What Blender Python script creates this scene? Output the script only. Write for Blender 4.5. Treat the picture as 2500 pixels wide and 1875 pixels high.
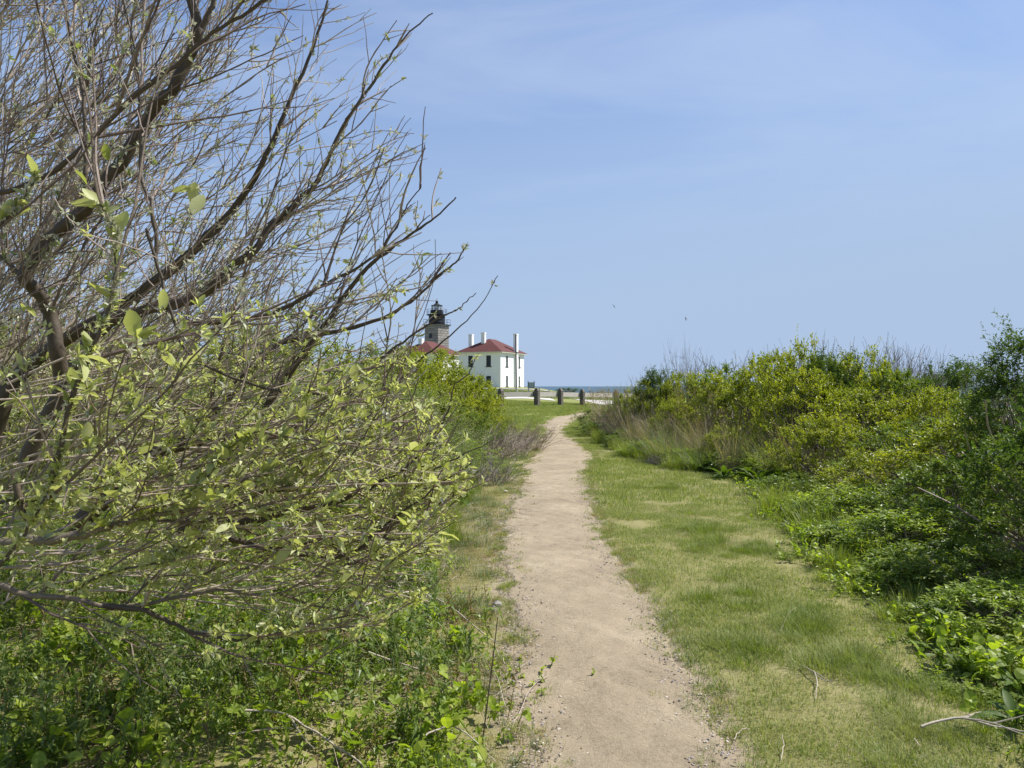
import bpy, math, random
import numpy as np
from mathutils import Vector, Matrix
R = math.radians
rng = np.random.default_rng(7)
random.seed(7)
for o in list(bpy.data.objects): bpy.data.objects.remove(o)
scene = bpy.context.scene
COL = scene.collection

# ------------------------------------------------------------------ camera, light, exposure
F = 1878.0                     # focal length in pixels of the 2500 px wide photograph
CAM_Z = 1.55
HZ = 942.7                     # horizon row
cam_d = bpy.data.cameras.new('camera'); cam = bpy.data.objects.new('camera', cam_d); COL.objects.link(cam)
cam.location = (0, 0, CAM_Z); cam.rotation_euler = (R(90) + math.atan((HZ - 937.5) / F), 0, 0)
cam_d.sensor_width = 36; cam_d.lens = F / 2500 * 36; cam_d.clip_start = 0.05; cam_d.clip_end = 60000
scene.camera = cam
SUN_EL, SUN_AZ = 52.0, 72.0    # azimuth clockwise from the view direction (+Y)
w = bpy.data.worlds.new('World'); scene.world = w; w.use_nodes = True
wn, wl = w.node_tree.nodes, w.node_tree.links
bg = wn['Background']
sky = wn.new('ShaderNodeTexSky'); sky.sky_type = 'NISHITA'; sky.sun_disc = False
sky.sun_elevation = R(SUN_EL); sky.sun_rotation = R(SUN_AZ)
sky.air_density = 1.0; sky.dust_density = 0.9; sky.ozone_density = 4.5; sky.altitude = 0
# thin high cirrus: brightens the sky in soft streaks
tc = wn.new('ShaderNodeTexCoord'); mp = wn.new('ShaderNodeMapping'); mp.inputs['Rotation'].default_value = (R(20), R(-35), R(20))
mp.inputs['Scale'].default_value = (1.1, 4.0, 7.0)
nz = wn.new('ShaderNodeTexNoise'); nz.inputs['Scale'].default_value = 1.0; nz.inputs['Detail'].default_value = 9; nz.inputs['Roughness'].default_value = .58
nz.inputs['Distortion'].default_value = .5
rp = wn.new('ShaderNodeMapRange'); rp.inputs['From Min'].default_value = .47; rp.inputs['From Max'].default_value = .70
rp.inputs['To Max'].default_value = .36
mx = wn.new('ShaderNodeMix'); mx.data_type = 'RGBA'
tint = wn.new('ShaderNodeMix'); tint.data_type = 'RGBA'; tint.blend_type = 'MULTIPLY'; tint.inputs[0].default_value = 1
tint.inputs[7].default_value = (.86, .96, 1.16, 1)
wl.new(tc.outputs['Generated'], mp.inputs['Vector']); wl.new(mp.outputs[0], nz.inputs['Vector']); wl.new(nz.outputs[0], rp.inputs[0])
wl.new(sky.outputs[0], tint.inputs[6]); wl.new(rp.outputs[0], mx.inputs[0]); wl.new(tint.outputs[2], mx.inputs[6])
mx.inputs[7].default_value = (5.6, 6.4, 7.6, 1)
# pale sea haze thickening evenly towards the horizon all round
sxyz = wn.new('ShaderNodeSeparateXYZ'); hr = wn.new('ShaderNodeMapRange'); hr.interpolation_type = 'SMOOTHERSTEP'
hr.inputs['From Min'].default_value = -.02; hr.inputs['From Max'].default_value = .62; hr.inputs['To Min'].default_value = .88; hr.inputs['To Max'].default_value = .12
hz_ = wn.new('ShaderNodeMix'); hz_.data_type = 'RGBA'; hz_.inputs[7].default_value = (3.1, 4.05, 5.6, 1)
sdot = wn.new('ShaderNodeVectorMath'); sdot.operation = 'DOT_PRODUCT'; sdot.inputs[1].default_value = (math.sin(R(SUN_AZ)), math.cos(R(SUN_AZ)), 0)
sm_ = wn.new('ShaderNodeMapRange'); sm_.interpolation_type = 'SMOOTHSTEP'; sm_.inputs['From Min'].default_value = -.25; sm_.inputs['From Max'].default_value = 1.0; sm_.inputs['To Max'].default_value = .20
sa_ = wn.new('ShaderNodeMath'); sa_.use_clamp = True
wl.new(tc.outputs['Generated'], sdot.inputs[0]); wl.new(sdot.outputs['Value'], sm_.inputs[0]); wl.new(sm_.outputs[0], sa_.inputs[0])
wl.new(tc.outputs['Generated'], sxyz.inputs[0]); wl.new(sxyz.outputs[2], hr.inputs[0]); wl.new(hr.outputs[0], sa_.inputs[1]); wl.new(sa_.outputs[0], hz_.inputs[0])
wl.new(mx.outputs[2], hz_.inputs[6]); wl.new(hz_.outputs[2], bg.inputs[0]); bg.inputs[1].default_value = 0.092
sd = bpy.data.lights.new('sun', 'SUN'); sd.energy = 5.0; sd.angle = R(.53); sd.color = (1, .955, .89)
so = bpy.data.objects.new('sun', sd); COL.objects.link(so)
sdir = Vector((math.sin(R(SUN_AZ)) * math.cos(R(SUN_EL)), math.cos(R(SUN_AZ)) * math.cos(R(SUN_EL)), math.sin(R(SUN_EL))))
so.rotation_euler = sdir.to_track_quat('Z', 'Y').to_euler()
scene.view_settings.view_transform = 'Standard'; scene.view_settings.look = 'None'
scene.view_settings.exposure = 0.58; scene.view_settings.gamma = 1
scene.render.engine = 'CYCLES'

# ------------------------------------------------------------------ small helpers
def at(px, py, Y): return Vector(((px - 1250) / F * Y, Y, CAM_Z - (py - HZ) / F * Y))
def sst(a, b, x):
    t = np.clip((np.asarray(x, float) - a) / (b - a), 0, 1); return t * t * (3 - 2 * t)
def tag(o, label=None, cat=None, group=None, kind=None):
    if label: o['label'] = label
    if cat: o['category'] = cat
    if group: o['group'] = group
    if kind: o['kind'] = kind
    return o
def link(name, me, parent=None, loc=(0, 0, 0), rot=None, scl=None):
    o = bpy.data.objects.new(name, me); COL.objects.link(o)
    if parent is not None: o.parent = parent
    o.location = loc
    if rot is not None: o.rotation_euler = rot
    if scl is not None: o.scale = (scl,) * 3 if isinstance(scl, (int, float)) else scl
    return o
def empty(name, loc, label, cat, group=None, rz=0):
    o = link(name, None, None, loc, (0, 0, rz)); o.empty_display_size = .1
    return tag(o, label, cat, group)
def np_mesh(name, V, Fc, mat, tone=None, smooth=False):
    V = np.asarray(V, np.float32).reshape(-1, 3); Fc = np.asarray(Fc, np.int32)
    n, k = Fc.shape
    me = bpy.data.meshes.new(name)
    me.vertices.add(len(V)); me.vertices.foreach_set('co', V.ravel())
    me.loops.add(n * k); me.loops.foreach_set('vertex_index', Fc.ravel())
    me.polygons.add(n); me.polygons.foreach_set('loop_start', np.arange(0, n * k, k, dtype=np.int32))
    me.polygons.foreach_set('use_smooth', np.full(n, bool(smooth)))
    if tone is not None:
        a = me.attributes.new('tone', 'FLOAT', 'FACE'); a.data.foreach_set('value', np.asarray(tone, np.float32))
    me.update(calc_edges=True); me.validate()
    if mat: me.materials.append(mat)
    return me
class NB:
    """collects vertex and face blocks of one face size"""
    def __init__(s, k=4): s.V = []; s.F = []; s.T = []; s.n = 0; s.k = k
    def add(s, V, Fc, tone=None):
        V = np.asarray(V, float).reshape(-1, 3); Fc = np.asarray(Fc, int).reshape(-1, s.k)
        s.V.append(V); s.F.append(Fc + s.n); s.n += len(V)
        t = np.zeros(len(Fc)) if tone is None else np.broadcast_to(tone, (len(Fc),))
        s.T.append(t)
    def mesh(s, name, mat, smooth=False):
        return np_mesh(name, np.concatenate(s.V), np.concatenate(s.F), mat, np.concatenate(s.T), smooth)
BOXF = [(0, 3, 2, 1), (4, 5, 6, 7), (0, 1, 5, 4), (1, 2, 6, 5), (2, 3, 7, 6), (3, 0, 4, 7)]
def box(nb, x0, x1, y0, y1, z0, z1, M=None):
    v = np.array([(x0, y0, z0), (x1, y0, z0), (x1, y1, z0), (x0, y1, z0), (x0, y0, z1), (x1, y0, z1), (x1, y1, z1), (x0, y1, z1)], float)
    if M is not None: v = np.array([M @ Vector(p) for p in v])
    nb.add(v, BOXF)
def lathe(nb, prof, n=16, c=(0, 0), ph=0):
    a = np.arange(n) / n * 2 * math.pi + ph
    V = np.array([[(c[0] + r * math.cos(t), c[1] + r * math.sin(t), z) for t in a] for r, z in prof]).reshape(-1, 3)
    Fc = [(i * n + j, i * n + (j + 1) % n, (i + 1) * n + (j + 1) % n, (i + 1) * n + j) for i in range(len(prof) - 1) for j in range(n)]
    nb.add(V, Fc)
def tube(nb, P, rad, n=5, tone=None):
    P = np.asarray(P, float); m = len(P); rad = np.broadcast_to(rad, (m,))
    T = np.gradient(P, axis=0); T /= np.linalg.norm(T, axis=1)[:, None] + 1e-9
    ref = np.array([.31, .17, .93]) if abs(T[0, 2]) < .8 else np.array([.93, .2, .1])
    A = np.cross(T, ref); A /= np.linalg.norm(A, axis=1)[:, None] + 1e-9; B = np.cross(T, A)
    a = np.arange(n) / n * 2 * math.pi
    V = P[:, None] + rad[:, None, None] * (np.cos(a)[None, :, None] * A[:, None] + np.sin(a)[None, :, None] * B[:, None])
    i, j = np.meshgrid(np.arange(m - 1), np.arange(n), indexing='ij')
    Fc = np.stack([i * n + j, i * n + (j + 1) % n, (i + 1) * n + (j + 1) % n, (i + 1) * n + j], -1).reshape(-1, 4)
    nb.add(V.reshape(-1, 3), Fc, tone)

# ------------------------------------------------------------------ materials
def mat(name, build):
    m = bpy.data.materials.new(name); m.use_nodes = True
    nt = m.node_tree; build(nt, nt.nodes, nt.links, nt.nodes['Principled BSDF']); return m
def ramp(nd, stops):
    r = nd.new('ShaderNodeValToRGB'); e = r.color_ramp.elements
    while len(e) < len(stops): e.new(.5)
    for i, (p, c) in enumerate(stops): e[i].position = p; e[i].color = (*c, 1)
    return r
def noise(nd, lk, scale, detail=4, rough=.55, vec=None, dist=0):
    n = nd.new('ShaderNodeTexNoise'); n.inputs['Scale'].default_value = scale; n.inputs['Detail'].default_value = detail
    n.inputs['Roughness'].default_value = rough; n.inputs['Distortion'].default_value = dist
    if vec is not None: lk.new(vec, n.inputs['Vector'])
    return n
def leaf_mat(name, stops, trans=.4, rough=.5, patch=0, patch_col=(.2, .17, .08), spec=.4, nscale=1.1, tbright=1.9, tcol=(1.725, 1.875, .55)):
    """leaf: tone attribute picks the colour from the ramp; light passes through"""
    def b(nt, nd, lk, p):
        at_ = nd.new('ShaderNodeAttribute'); at_.attribute_name = 'tone'
        geo = nd.new('ShaderNodeNewGeometry')
        n = noise(nd, lk, nscale, 3, .6, geo.outputs['Position'])
        ma = nd.new('ShaderNodeMath'); ma.operation = 'MULTIPLY_ADD'; ma.inputs[1].default_value = .55; lk.new(n.outputs[0], ma.inputs[0])
        sc = nd.new('ShaderNodeMath'); sc.operation = 'MULTIPLY_ADD'; sc.inputs[1].default_value = .75; sc.inputs[2].default_value = -.15
        lk.new(at_.outputs['Fac'], sc.inputs[0]); lk.new(sc.outputs[0], ma.inputs[2])
        r = ramp(nd, stops); lk.new(ma.outputs[0], r.inputs[0]); col = r.outputs[0]
        if patch:
            n2 = noise(nd, lk, .9, 4, .65, geo.outputs['Position'])
            mr = nd.new('ShaderNodeMapRange'); mr.inputs['From Min'].default_value = .5; mr.inputs['From Max'].default_value = .68; mr.inputs['To Max'].default_value = patch
            lk.new(n2.outputs[0], mr.inputs[0]); m_ = nd.new('ShaderNodeMix'); m_.data_type = 'RGBA'; lk.new(mr.outputs[0], m_.inputs[0])
            lk.new(col, m_.inputs[6]); m_.inputs[7].default_value = (*patch_col, 1); col = m_.outputs[2]
        lk.new(col, p.inputs['Base Color']); p.inputs['Roughness'].default_value = rough; p.inputs['Specular IOR Level'].default_value = spec
        tr = nd.new('ShaderNodeBsdfTranslucent'); hs = nd.new('ShaderNodeMix'); hs.data_type = 'RGBA'; hs.blend_type = 'MULTIPLY'; hs.inputs[0].default_value = 1
        lk.new(col, hs.inputs[6]); hs.inputs[7].default_value = (tcol[0] * tbright / 1.9, tcol[1] * tbright / 1.9, tcol[2], 1); lk.new(hs.outputs[2], tr.inputs[0])
        ms = nd.new('ShaderNodeMixShader'); ms.inputs[0].default_value = trans
        lk.new(p.outputs[0], ms.inputs[1]); lk.new(tr.outputs[0], ms.inputs[2]); lk.new(ms.outputs[0], nd['Material Output'].inputs[0])
    return mat(name, b)
def surf_mat(name, c1, c2, scale=6, rough=.8, bump=.2, bscale=40, spec=.3, detail=6, dist=.01, coord='Object'):
    def b(nt, nd, lk, p):
        t = nd.new('ShaderNodeTexCoord'); n = noise(nd, lk, scale, detail, .6, t.outputs[coord]); r = ramp(nd, [(.3, c1), (.7, c2)])
        lk.new(n.outputs[0], r.inputs[0]); lk.new(r.outputs[0], p.inputs['Base Color']); p.inputs['Roughness'].default_value = rough
        p.inputs['Specular IOR Level'].default_value = spec
        n2 = noise(nd, lk, bscale, 4, .6, t.outputs[coord]); bp = nd.new('ShaderNodeBump'); bp.inputs['Strength'].default_value = bump; bp.inputs['Distance'].default_value = dist
        lk.new(n2.outputs[0], bp.inputs['Height']); lk.new(bp.outputs[0], p.inputs['Normal'])
    return mat(name, b)
def bark_mat(name, c1, c2, c3):
    def b(nt, nd, lk, p):
        t = nd.new('ShaderNodeTexCoord'); a = nd.new('ShaderNodeAttribute'); a.attribute_name = 'tone'
        n = noise(nd, lk, 22, 6, .65, t.outputs['Object'])
        m_ = nd.new('ShaderNodeMath'); m_.operation = 'MULTIPLY_ADD'; m_.inputs[1].default_value = .6; lk.new(a.outputs['Fac'], m_.inputs[0])
        s = nd.new('ShaderNodeMath'); s.operation = 'MULTIPLY'; s.inputs[1].default_value = .5; lk.new(n.outputs[0], s.inputs[0]); lk.new(s.outputs[0], m_.inputs[2])
        r = ramp(nd, [(.1, c1), (.45, c2), (.85, c3)]); lk.new(m_.outputs[0], r.inputs[0]); lk.new(r.outputs[0], p.inputs['Base Color'])
        p.inputs['Roughness'].default_value = .62; p.inputs['Specular IOR Level'].default_value = .35
        n2 = noise(nd, lk, 90, 5, .7, t.outputs['Object']); bp = nd.new('ShaderNodeBump'); bp.inputs['Strength'].default_value = .6; bp.inputs['Distance'].default_value = .004
        lk.new(n2.outputs[0], bp.inputs['Height']); lk.new(bp.outputs[0], p.inputs['Normal'])
    return mat(name, b)
M = {}
M['olive_leaf'] = leaf_mat('olive_leaf', [(0, (.13, .165, .05)), (.4, (.21, .245, .085)), (.7, (.31, .335, .15)), (1, (.46, .47, .30))], .34, .45, spec=.35, tcol=(1.3, 1.45, .7))
M['silver_bud'] = leaf_mat('silver_bud', [(0, (.32, .33, .22)), (.5, (.49, .49, .36)), (1, (.66, .64, .53))], .3, .55, tcol=(1.0, 1.02, .8))
M['pale_bud'] = leaf_mat('pale_bud', [(0, (.31, .34, .13)), (.5, (.49, .50, .25)), (1, (.68, .66, .44))], .42, .5, tcol=(1.4, 1.5, .6))
M['young_leaf'] = leaf_mat('young_leaf', [(0, (.19, .225, .06)), (.4, (.30, .33, .10)), (.7, (.41, .43, .18)), (1, (.52, .52, .32))], .36, .45, spec=.35, tcol=(1.45, 1.5, .8))
M['lime_leaf'] = leaf_mat('lime_leaf', [(0, (0.088, 0.121, 0.016)), (.4, (0.201, 0.230, 0.023)), (.7, (0.319, 0.333, 0.033)), (1, (0.472, 0.437, 0.065))], .34, .42, spec=.35)
M['green_leaf'] = leaf_mat('green_leaf', [(0, (0.054, 0.092, 0.014)), (.4, (0.120, 0.172, 0.024)), (.75, (0.198, 0.247, 0.036)), (1, (0.312, 0.322, 0.072))], .3, .42, spec=.35)
M['dark_leaf'] = leaf_mat('dark_leaf', [(0, (0.037, 0.069, 0.017)), (.5, (0.075, 0.121, 0.025)), (1, (0.149, 0.196, 0.052))], .3, .5, spec=.22)
M['rose_leaf'] = leaf_mat('rose_leaf', [(0, (.12, .10, .04)), (.5, (.21, .15, .075)), (1, (.20, .21, .07))], .3, .6)
M['weed_leaf'] = leaf_mat('weed_leaf', [(0, (0.092, 0.140, 0.022)), (.4, (0.178, 0.241, 0.030)), (.75, (0.287, 0.347, 0.048)), (1, (0.414, 0.414, 0.096))], .42, .45, spec=.3)
M['lance_leaf'] = leaf_mat('lance_leaf', [(0, (.06, .10, .025)), (.5, (.12, .17, .036)), (1, (.23, .26, .08))], .34, .45, spec=.35)
M['dock_leaf'] = leaf_mat('dock_leaf', [(0, (.035, .07, .012)), (.5, (.075, .125, .02)), (1, (.14, .19, .035))], .3, .55, spec=.25)
M['lawn'] = leaf_mat('lawn', [(0, (.115, .165, .032)), (.4, (.19, .24, .048)), (.7, (.29, .32, .08)), (1, (.48, .44, .20))], .3, .6, patch=.25, patch_col=(.40, .36, .16), nscale=1.6, tbright=1.5)
M['fresh_grass'] = leaf_mat('fresh_grass', [(0, (0.072, 0.115, 0.018)), (.5, (0.156, 0.201, 0.032)), (.8, (0.264, 0.287, 0.060)), (1, (0.456, 0.380, 0.170))], .34, .45, spec=.3)
M['grey_grass'] = leaf_mat('grey_grass', [(0, (.09, .13, .055)), (.5, (.15, .19, .085)), (.8, (.25, .25, .14)), (1, (.42, .36, .24))], .3, .55)
M['verge'] = leaf_mat('verge', [(0, (0.134, 0.157, 0.044)), (.4, (0.224, 0.213, 0.083)), (.7, (0.370, 0.302, 0.154)), (1, (0.515, 0.414, 0.253))], .28, .65, patch=.5, patch_col=(.30, .13, .075), nscale=2.2)
M['dry_grass'] = leaf_mat('dry_grass', [(0, (.20, .155, .10)), (.5, (.33, .26, .17)), (1, (.50, .41, .28))], .2, .7)
M['dead_stalk'] = bark_mat('dead_stalk', (.17, .13, .10), (.30, .235, .185), (.42, .34, .27))
M['pale_twig'] = bark_mat('pale_twig', (.20, .165, .12), (.33, .275, .205), (.46, .40, .31))
M['bark'] = bark_mat('bark', (.045, .033, .02), (.105, .08, .052), (.27, .225, .165))
M['twig'] = bark_mat('twig', (.055, .038, .032), (.15, .108, .085), (.42, .345, .265))
M['bare_twig'] = bark_mat('bare_twig', (.13, .105, .095), (.20, .165, .15), (.30, .25, .22))
M['stone'] = surf_mat('stone', (.26, .23, .23), (.42, .38, .37), 9, .85, .5, 60)
M['pale_stone'] = surf_mat('pale_stone', (.42, .37, .31), (.60, .53, .44), 25, .9, .3, 80)
M['white_wall'] = surf_mat('white_wall', (.76, .765, .755), (.82, .82, .80), .6, .75, .15, 9, dist=.02)
M['trim'] = surf_mat('trim', (.36, .36, .31), (.44, .44, .38), 3, .7, .1)
M['cream'] = surf_mat('cream', (.56, .56, .50), (.64, .64, .57), 3, .7, .1)
def roof_b(nt, nd, lk, p):
    t = nd.new('ShaderNodeTexCoord'); n = noise(nd, lk, 1.3, 5, .6, t.outputs['Object'])
    br = nd.new('ShaderNodeTexBrick'); br.inputs['Scale'].default_value = 1; br.inputs['Brick Width'].default_value = .5; br.inputs['Row Height'].default_value = .14
    br.inputs['Mortar Size'].default_value = .012
    mp_ = nd.new('ShaderNodeMapping'); mp_.inputs['Rotation'].default_value = (R(90), 0, 0); lk.new(t.outputs['Object'], mp_.inputs['Vector']); lk.new(mp_.outputs[0], br.inputs['Vector'])
    br.inputs['Color1'].default_value = (.9, .9, .9, 1); br.inputs['Color2'].default_value = (1.1, 1.05, 1.05, 1); br.inputs['Mortar'].default_value = (.65, .65, .65, 1)
    r = ramp(nd, [(.3, (.080, .017, .014)), (.7, (.112, .024, .019))]); lk.new(n.outputs[0], r.inputs[0])
    m_ = nd.new('ShaderNodeMix'); m_.data_type = 'RGBA'; m_.blend_type = 'MULTIPLY'; m_.inputs[0].default_value = 1
    lk.new(r.outputs[0], m_.inputs[6]); lk.new(br.outputs[0], m_.inputs[7]); lk.new(m_.outputs[2], p.inputs['Base Color']); p.inputs['Roughness'].default_value = .85
M['roof'] = mat('roof', roof_b)
M['frame'] = surf_mat('frame', (.028, .036, .036), (.045, .055, .055), 3, .5, .05)
def glass_b(nt, nd, lk, p):
    p.inputs['Base Color'].default_value = (.018, .022, .026, 1); p.inputs['Roughness'].default_value = .12; p.inputs['Specular IOR Level'].default_value = .3
M['glass'] = mat('glass', glass_b)
M['curtain_glass'] = surf_mat('curtain_glass', (.11, .115, .11), (.16, .165, .155), 2, .2, 0, spec=.4)
def lglass_b(nt, nd, lk, p):
    p.inputs['Base Color'].default_value = (.9, .95, .97, 1); p.inputs['Roughness'].default_value = .02; p.inputs['Alpha'].default_value = .35
M['lantern_glass'] = mat('lantern_glass', lglass_b)
M['black'] = surf_mat('black', (.012, .014, .017), (.022, .024, .028), 3, .5, .1)
M['granite'] = surf_mat('granite', (.25, .235, .21), (.36, .335, .295), 1.7, .85, .5, 7, dist=.03, coord='Object')
M['granite2'] = surf_mat('granite2', (.20, .19, .17), (.30, .28, .25), 2.2, .85, .5, 7, dist=.03)
M['post_wood'] = surf_mat('post_wood', (.085, .072, .058), (.17, .148, .122), 14, .85, .6, 70)
def grain_b(c1, c2, ax=(2, 40, 40)):
    def b(nt, nd, lk, p):
        t = nd.new('ShaderNodeTexCoord'); mp_ = nd.new('ShaderNodeMapping'); mp_.inputs['Scale'].default_value = ax
        lk.new(t.outputs['Object'], mp_.inputs['Vector']); n = noise(nd, lk, 1.2, 6, .65, mp_.outputs[0]); r = ramp(nd, [(.3, c1), (.7, c2)])
        lk.new(n.outputs[0], r.inputs[0]); lk.new(r.outputs[0], p.inputs['Base Color']); p.inputs['Roughness'].default_value = .85
        bp = nd.new('ShaderNodeBump'); bp.inputs['Strength'].default_value = .5; bp.inputs['Distance'].default_value = .01; lk.new(n.outputs[0], bp.inputs['Height']); lk.new(bp.outputs[0], p.inputs['Normal'])
    return b
M['rail_wood'] = mat('rail_wood', grain_b((.32, .29, .25), (.50, .465, .41)))
M['fence_wood'] = mat('fence_wood', grain_b((.36, .35, .32), (.52, .50, .46)))
M['sign_face'] = surf_mat('sign_face', (.24, .29, .31), (.33, .37, .38), 4, .5, .05)
M['sign_white'] = surf_mat('sign_white', (.55, .58, .60), (.66, .68, .70), 4, .5, .05)
M['metal'] = surf_mat('metal', (.06, .065, .065), (.09, .095, .095), 4, .5, .05)
M['gull'] = surf_mat('gull', (.10, .10, .11), (.16, .16, .17), 8, .8, .05)
def soil_b(stops, sc1=1.2, speck=True, bump=.5, blend=None):
    def b(nt, nd, lk, p):
        g = nd.new('ShaderNodeNewGeometry'); pos = g.outputs['Position']
        n = noise(nd, lk, sc1, 8, .68, pos, .3); n2 = noise(nd, lk, 48, 8, .8, pos)
        m_ = nd.new('ShaderNodeMath'); m_.operation = 'MULTIPLY_ADD'; m_.inputs[1].default_value = .45; lk.new(n2.outputs[0], m_.inputs[0])
        s = nd.new('ShaderNodeMath'); s.operation = 'MULTIPLY'; s.inputs[1].default_value = .55; lk.new(n.outputs[0], s.inputs[0]); lk.new(s.outputs[0], m_.inputs[2])
        r = ramp(nd, stops); lk.new(m_.outputs[0], r.inputs[0]); col = r.outputs[0]
        if speck:
            v = nd.new('ShaderNodeTexVoronoi'); v.inputs['Scale'].default_value = 75; lk.new(pos, v.inputs['Vector'])
            v.inputs['Randomness'].default_value = 1
            mr = nd.new('ShaderNodeMapRange'); mr.inputs['From Min'].default_value = .12; mr.inputs['From Max'].default_value = .22; mr.inputs['To Min'].default_value = 1; mr.inputs['To Max'].default_value = 0
            lk.new(v.outputs['Distance'], mr.inputs[0])
            mm = nd.new('ShaderNodeMath'); mm.operation = 'MULTIPLY'; mm.inputs[1].default_value = .55; lk.new(mr.outputs[0], mm.inputs[0])
            cr = ramp(nd, [(.25, (.16, .12, .085)), (.5, (.40, .33, .25)), (.8, (.66, .58, .47))]); sx = nd.new('ShaderNodeSeparateColor'); lk.new(v.outputs['Color'], sx.inputs[0]); lk.new(sx.outputs[0], cr.inputs[0])
            mx_ = nd.new('ShaderNodeMix'); mx_.data_type = 'RGBA'; lk.new(mm.outputs[0], mx_.inputs[0]); lk.new(col, mx_.inputs[6]); lk.new(cr.outputs[0], mx_.inputs[7]); col = mx_.outputs[2]
        if blend:
            at_ = nd.new('ShaderNodeAttribute'); at_.attribute_name = 'dirt'; nn = noise(nd, lk, 7, 6, .7, pos)
            ad = nd.new('ShaderNodeMath'); ad.operation = 'ADD'; lk.new(at_.outputs['Fac'], ad.inputs[0]); lk.new(nn.outputs[0], ad.inputs[1])
            mr = nd.new('ShaderNodeMapRange'); mr.inputs['From Min'].default_value = .85; mr.inputs['From Max'].default_value = 1.15; lk.new(ad.outputs[0], mr.inputs[0])
            rb = ramp(nd, blend); lk.new(m_.outputs[0], rb.inputs[0]); mb_ = nd.new('ShaderNodeMix'); mb_.data_type = 'RGBA'; lk.new(mr.outputs[0], mb_.inputs[0]); lk.new(col, mb_.inputs[6]); lk.new(rb.outputs[0], mb_.inputs[7]); col = mb_.outputs[2]
        lk.new(col, p.inputs['Base Color']); p.inputs['Roughness'].default_value = .95; p.inputs['Specular IOR Level'].default_value = .15
        nb_ = noise(nd, lk, 60, 8, .75, pos); bp = nd.new('ShaderNodeBump'); bp.inputs['Strength'].default_value = bump; bp.inputs['Distance'].default_value = .012
        lk.new(nb_.outputs[0], bp.inputs['Height']); lk.new(bp.outputs[0], p.inputs['Normal'])
    return b
DIRT = [(.36, (.18, .142, .095)), (.46, (.285, .231, .157)), (.54, (.33, .270, .184)), (.66, (.43, .365, .26))]
M['path'] = mat('path_dirt', soil_b(DIRT, bump=.9))
M['soil'] = mat('soil', soil_b([(.32, (.12, .11, .04)), (.5, (.23, .215, .085)), (.68, (.36, .31, .16))], .8, False, .8, DIRT))
M['turf'] = mat('turf', soil_b([(.32, (.14, .165, .045)), (.5, (.22, .235, .075)), (.68, (.33, .30, .13))], .35, False, .8, DIRT))
M['road'] = mat('road_pale', soil_b([(.3, (.44, .41, .375)), (.7, (.56, .53, .49))], 1.5, False, .1))
def sea_b(nt, nd, lk, p):
    g = nd.new('ShaderNodeNewGeometry'); mp_ = nd.new('ShaderNodeMapping'); mp_.inputs['Scale'].default_value = (.01, .003, .01)
    lk.new(g.outputs['Position'], mp_.inputs['Vector']); n = noise(nd, lk, 1.5, 5, .6, mp_.outputs[0]); r = ramp(nd, [(.3, (.03, .07, .10)), (.7, (.05, .10, .13))])
    lk.new(n.outputs[0], r.inputs[0]); lk.new(r.outputs[0], p.inputs['Base Color']); p.inputs['Roughness'].default_value = .45; p.inputs['Specular IOR Level'].default_value = .35
    n2 = noise(nd, lk, .35, 8, .7, g.outputs['Position']); bp = nd.new('ShaderNodeBump'); bp.inputs['Strength'].default_value = 1; bp.inputs['Distance'].default_value = 1.2
    lk.new(n2.outputs[0], bp.inputs['Height']); lk.new(bp.outputs[0], p.inputs['Normal'])
M['sea'] = mat('sea', sea_b)

# ------------------------------------------------------------------ terrain
_py = [-60, 22, 28, 34, 40, 46, 52, 60, 75, 100, 130, 170, 215, 260, 400]
_pz = [0, 0, .07, .30, .55, .66, .80, .90, 1.02, 1.22, 1.34, 1.34, -6, -15, -20]
def gz(x, y):
    x = np.asarray(x, float); y = np.asarray(y, float)
    z = np.interp(y, _py, _pz)
    z = z - .05 * np.clip(x, -14, 14) * sst(33, 44, y) * (1 - sst(70, 110, y))
    z = z - 13 * sst(3.3, 26, x) * sst(78, 110, y)
    z = z + .35 * sst(4.5, 9, x) * (1 - sst(30, 45, y)) - 13 * sst(30, 90, x) * sst(10, 60, y) - 14 * sst(60, 200, np.abs(x))
    z = z + .015 * np.sin(x * 1.7 + .5) * np.sin(y * 1.3) + .03 * np.sin(x * .53 + 1) * np.sin(y * .41 + 2) * sst(2, 6, np.abs(x - .8))
    return z
def g1(x, y): return float(gz(x, y))
def ground_px(px, py):
    """world point where the photograph's pixel meets the ground"""
    Ys = np.linspace(2, 75, 3000); zs = CAM_Z - (py - HZ) / F * Ys; xs = (px - 1250) / F * Ys
    k = np.argmax(zs < gz(xs, Ys)); return xs[k], Ys[k]
def grid_sheet(name, xs, ys, m, dz=0):
    X, Yg = np.meshgrid(xs, ys); Z = gz(X, Yg) + dz; n = len(xs)
    V = np.stack([X, Yg, Z], -1).reshape(-1, 3); i, j = np.meshgrid(np.arange(len(ys) - 1), np.arange(n - 1), indexing='ij')
    Fc = np.stack([i * n + j, i * n + j + 1, (i + 1) * n + j + 1, (i + 1) * n + j], -1).reshape(-1, 4)
    return np_mesh(name, V, Fc, m, None, True)
xs = np.concatenate([-np.geomspace(420, 8, 40), np.arange(-7.6, -1.2, .3), np.arange(-1.2, 3.6, .07), np.arange(3.6, 9.8, .3), np.geomspace(10, 420, 40)])
ys = np.concatenate([np.arange(-60, -2, 3), np.arange(-2, 1.6, .4), np.arange(1.6, 14, .12), np.arange(14, 50, .4), np.arange(50, 180, 2), np.geomspace(181, 420, 20)])
me = grid_sheet('ground', xs, ys, M['soil']); me.materials.append(M['turf'])
cy = np.zeros(len(me.polygons) * 3); me.polygons.foreach_get('center', cy); cy = cy.reshape(-1, 3)
me.polygons.foreach_set('material_index', (cy[:, 1] > 29).astype(np.int32))
tag(link('ground', me), kind='structure')
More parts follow.
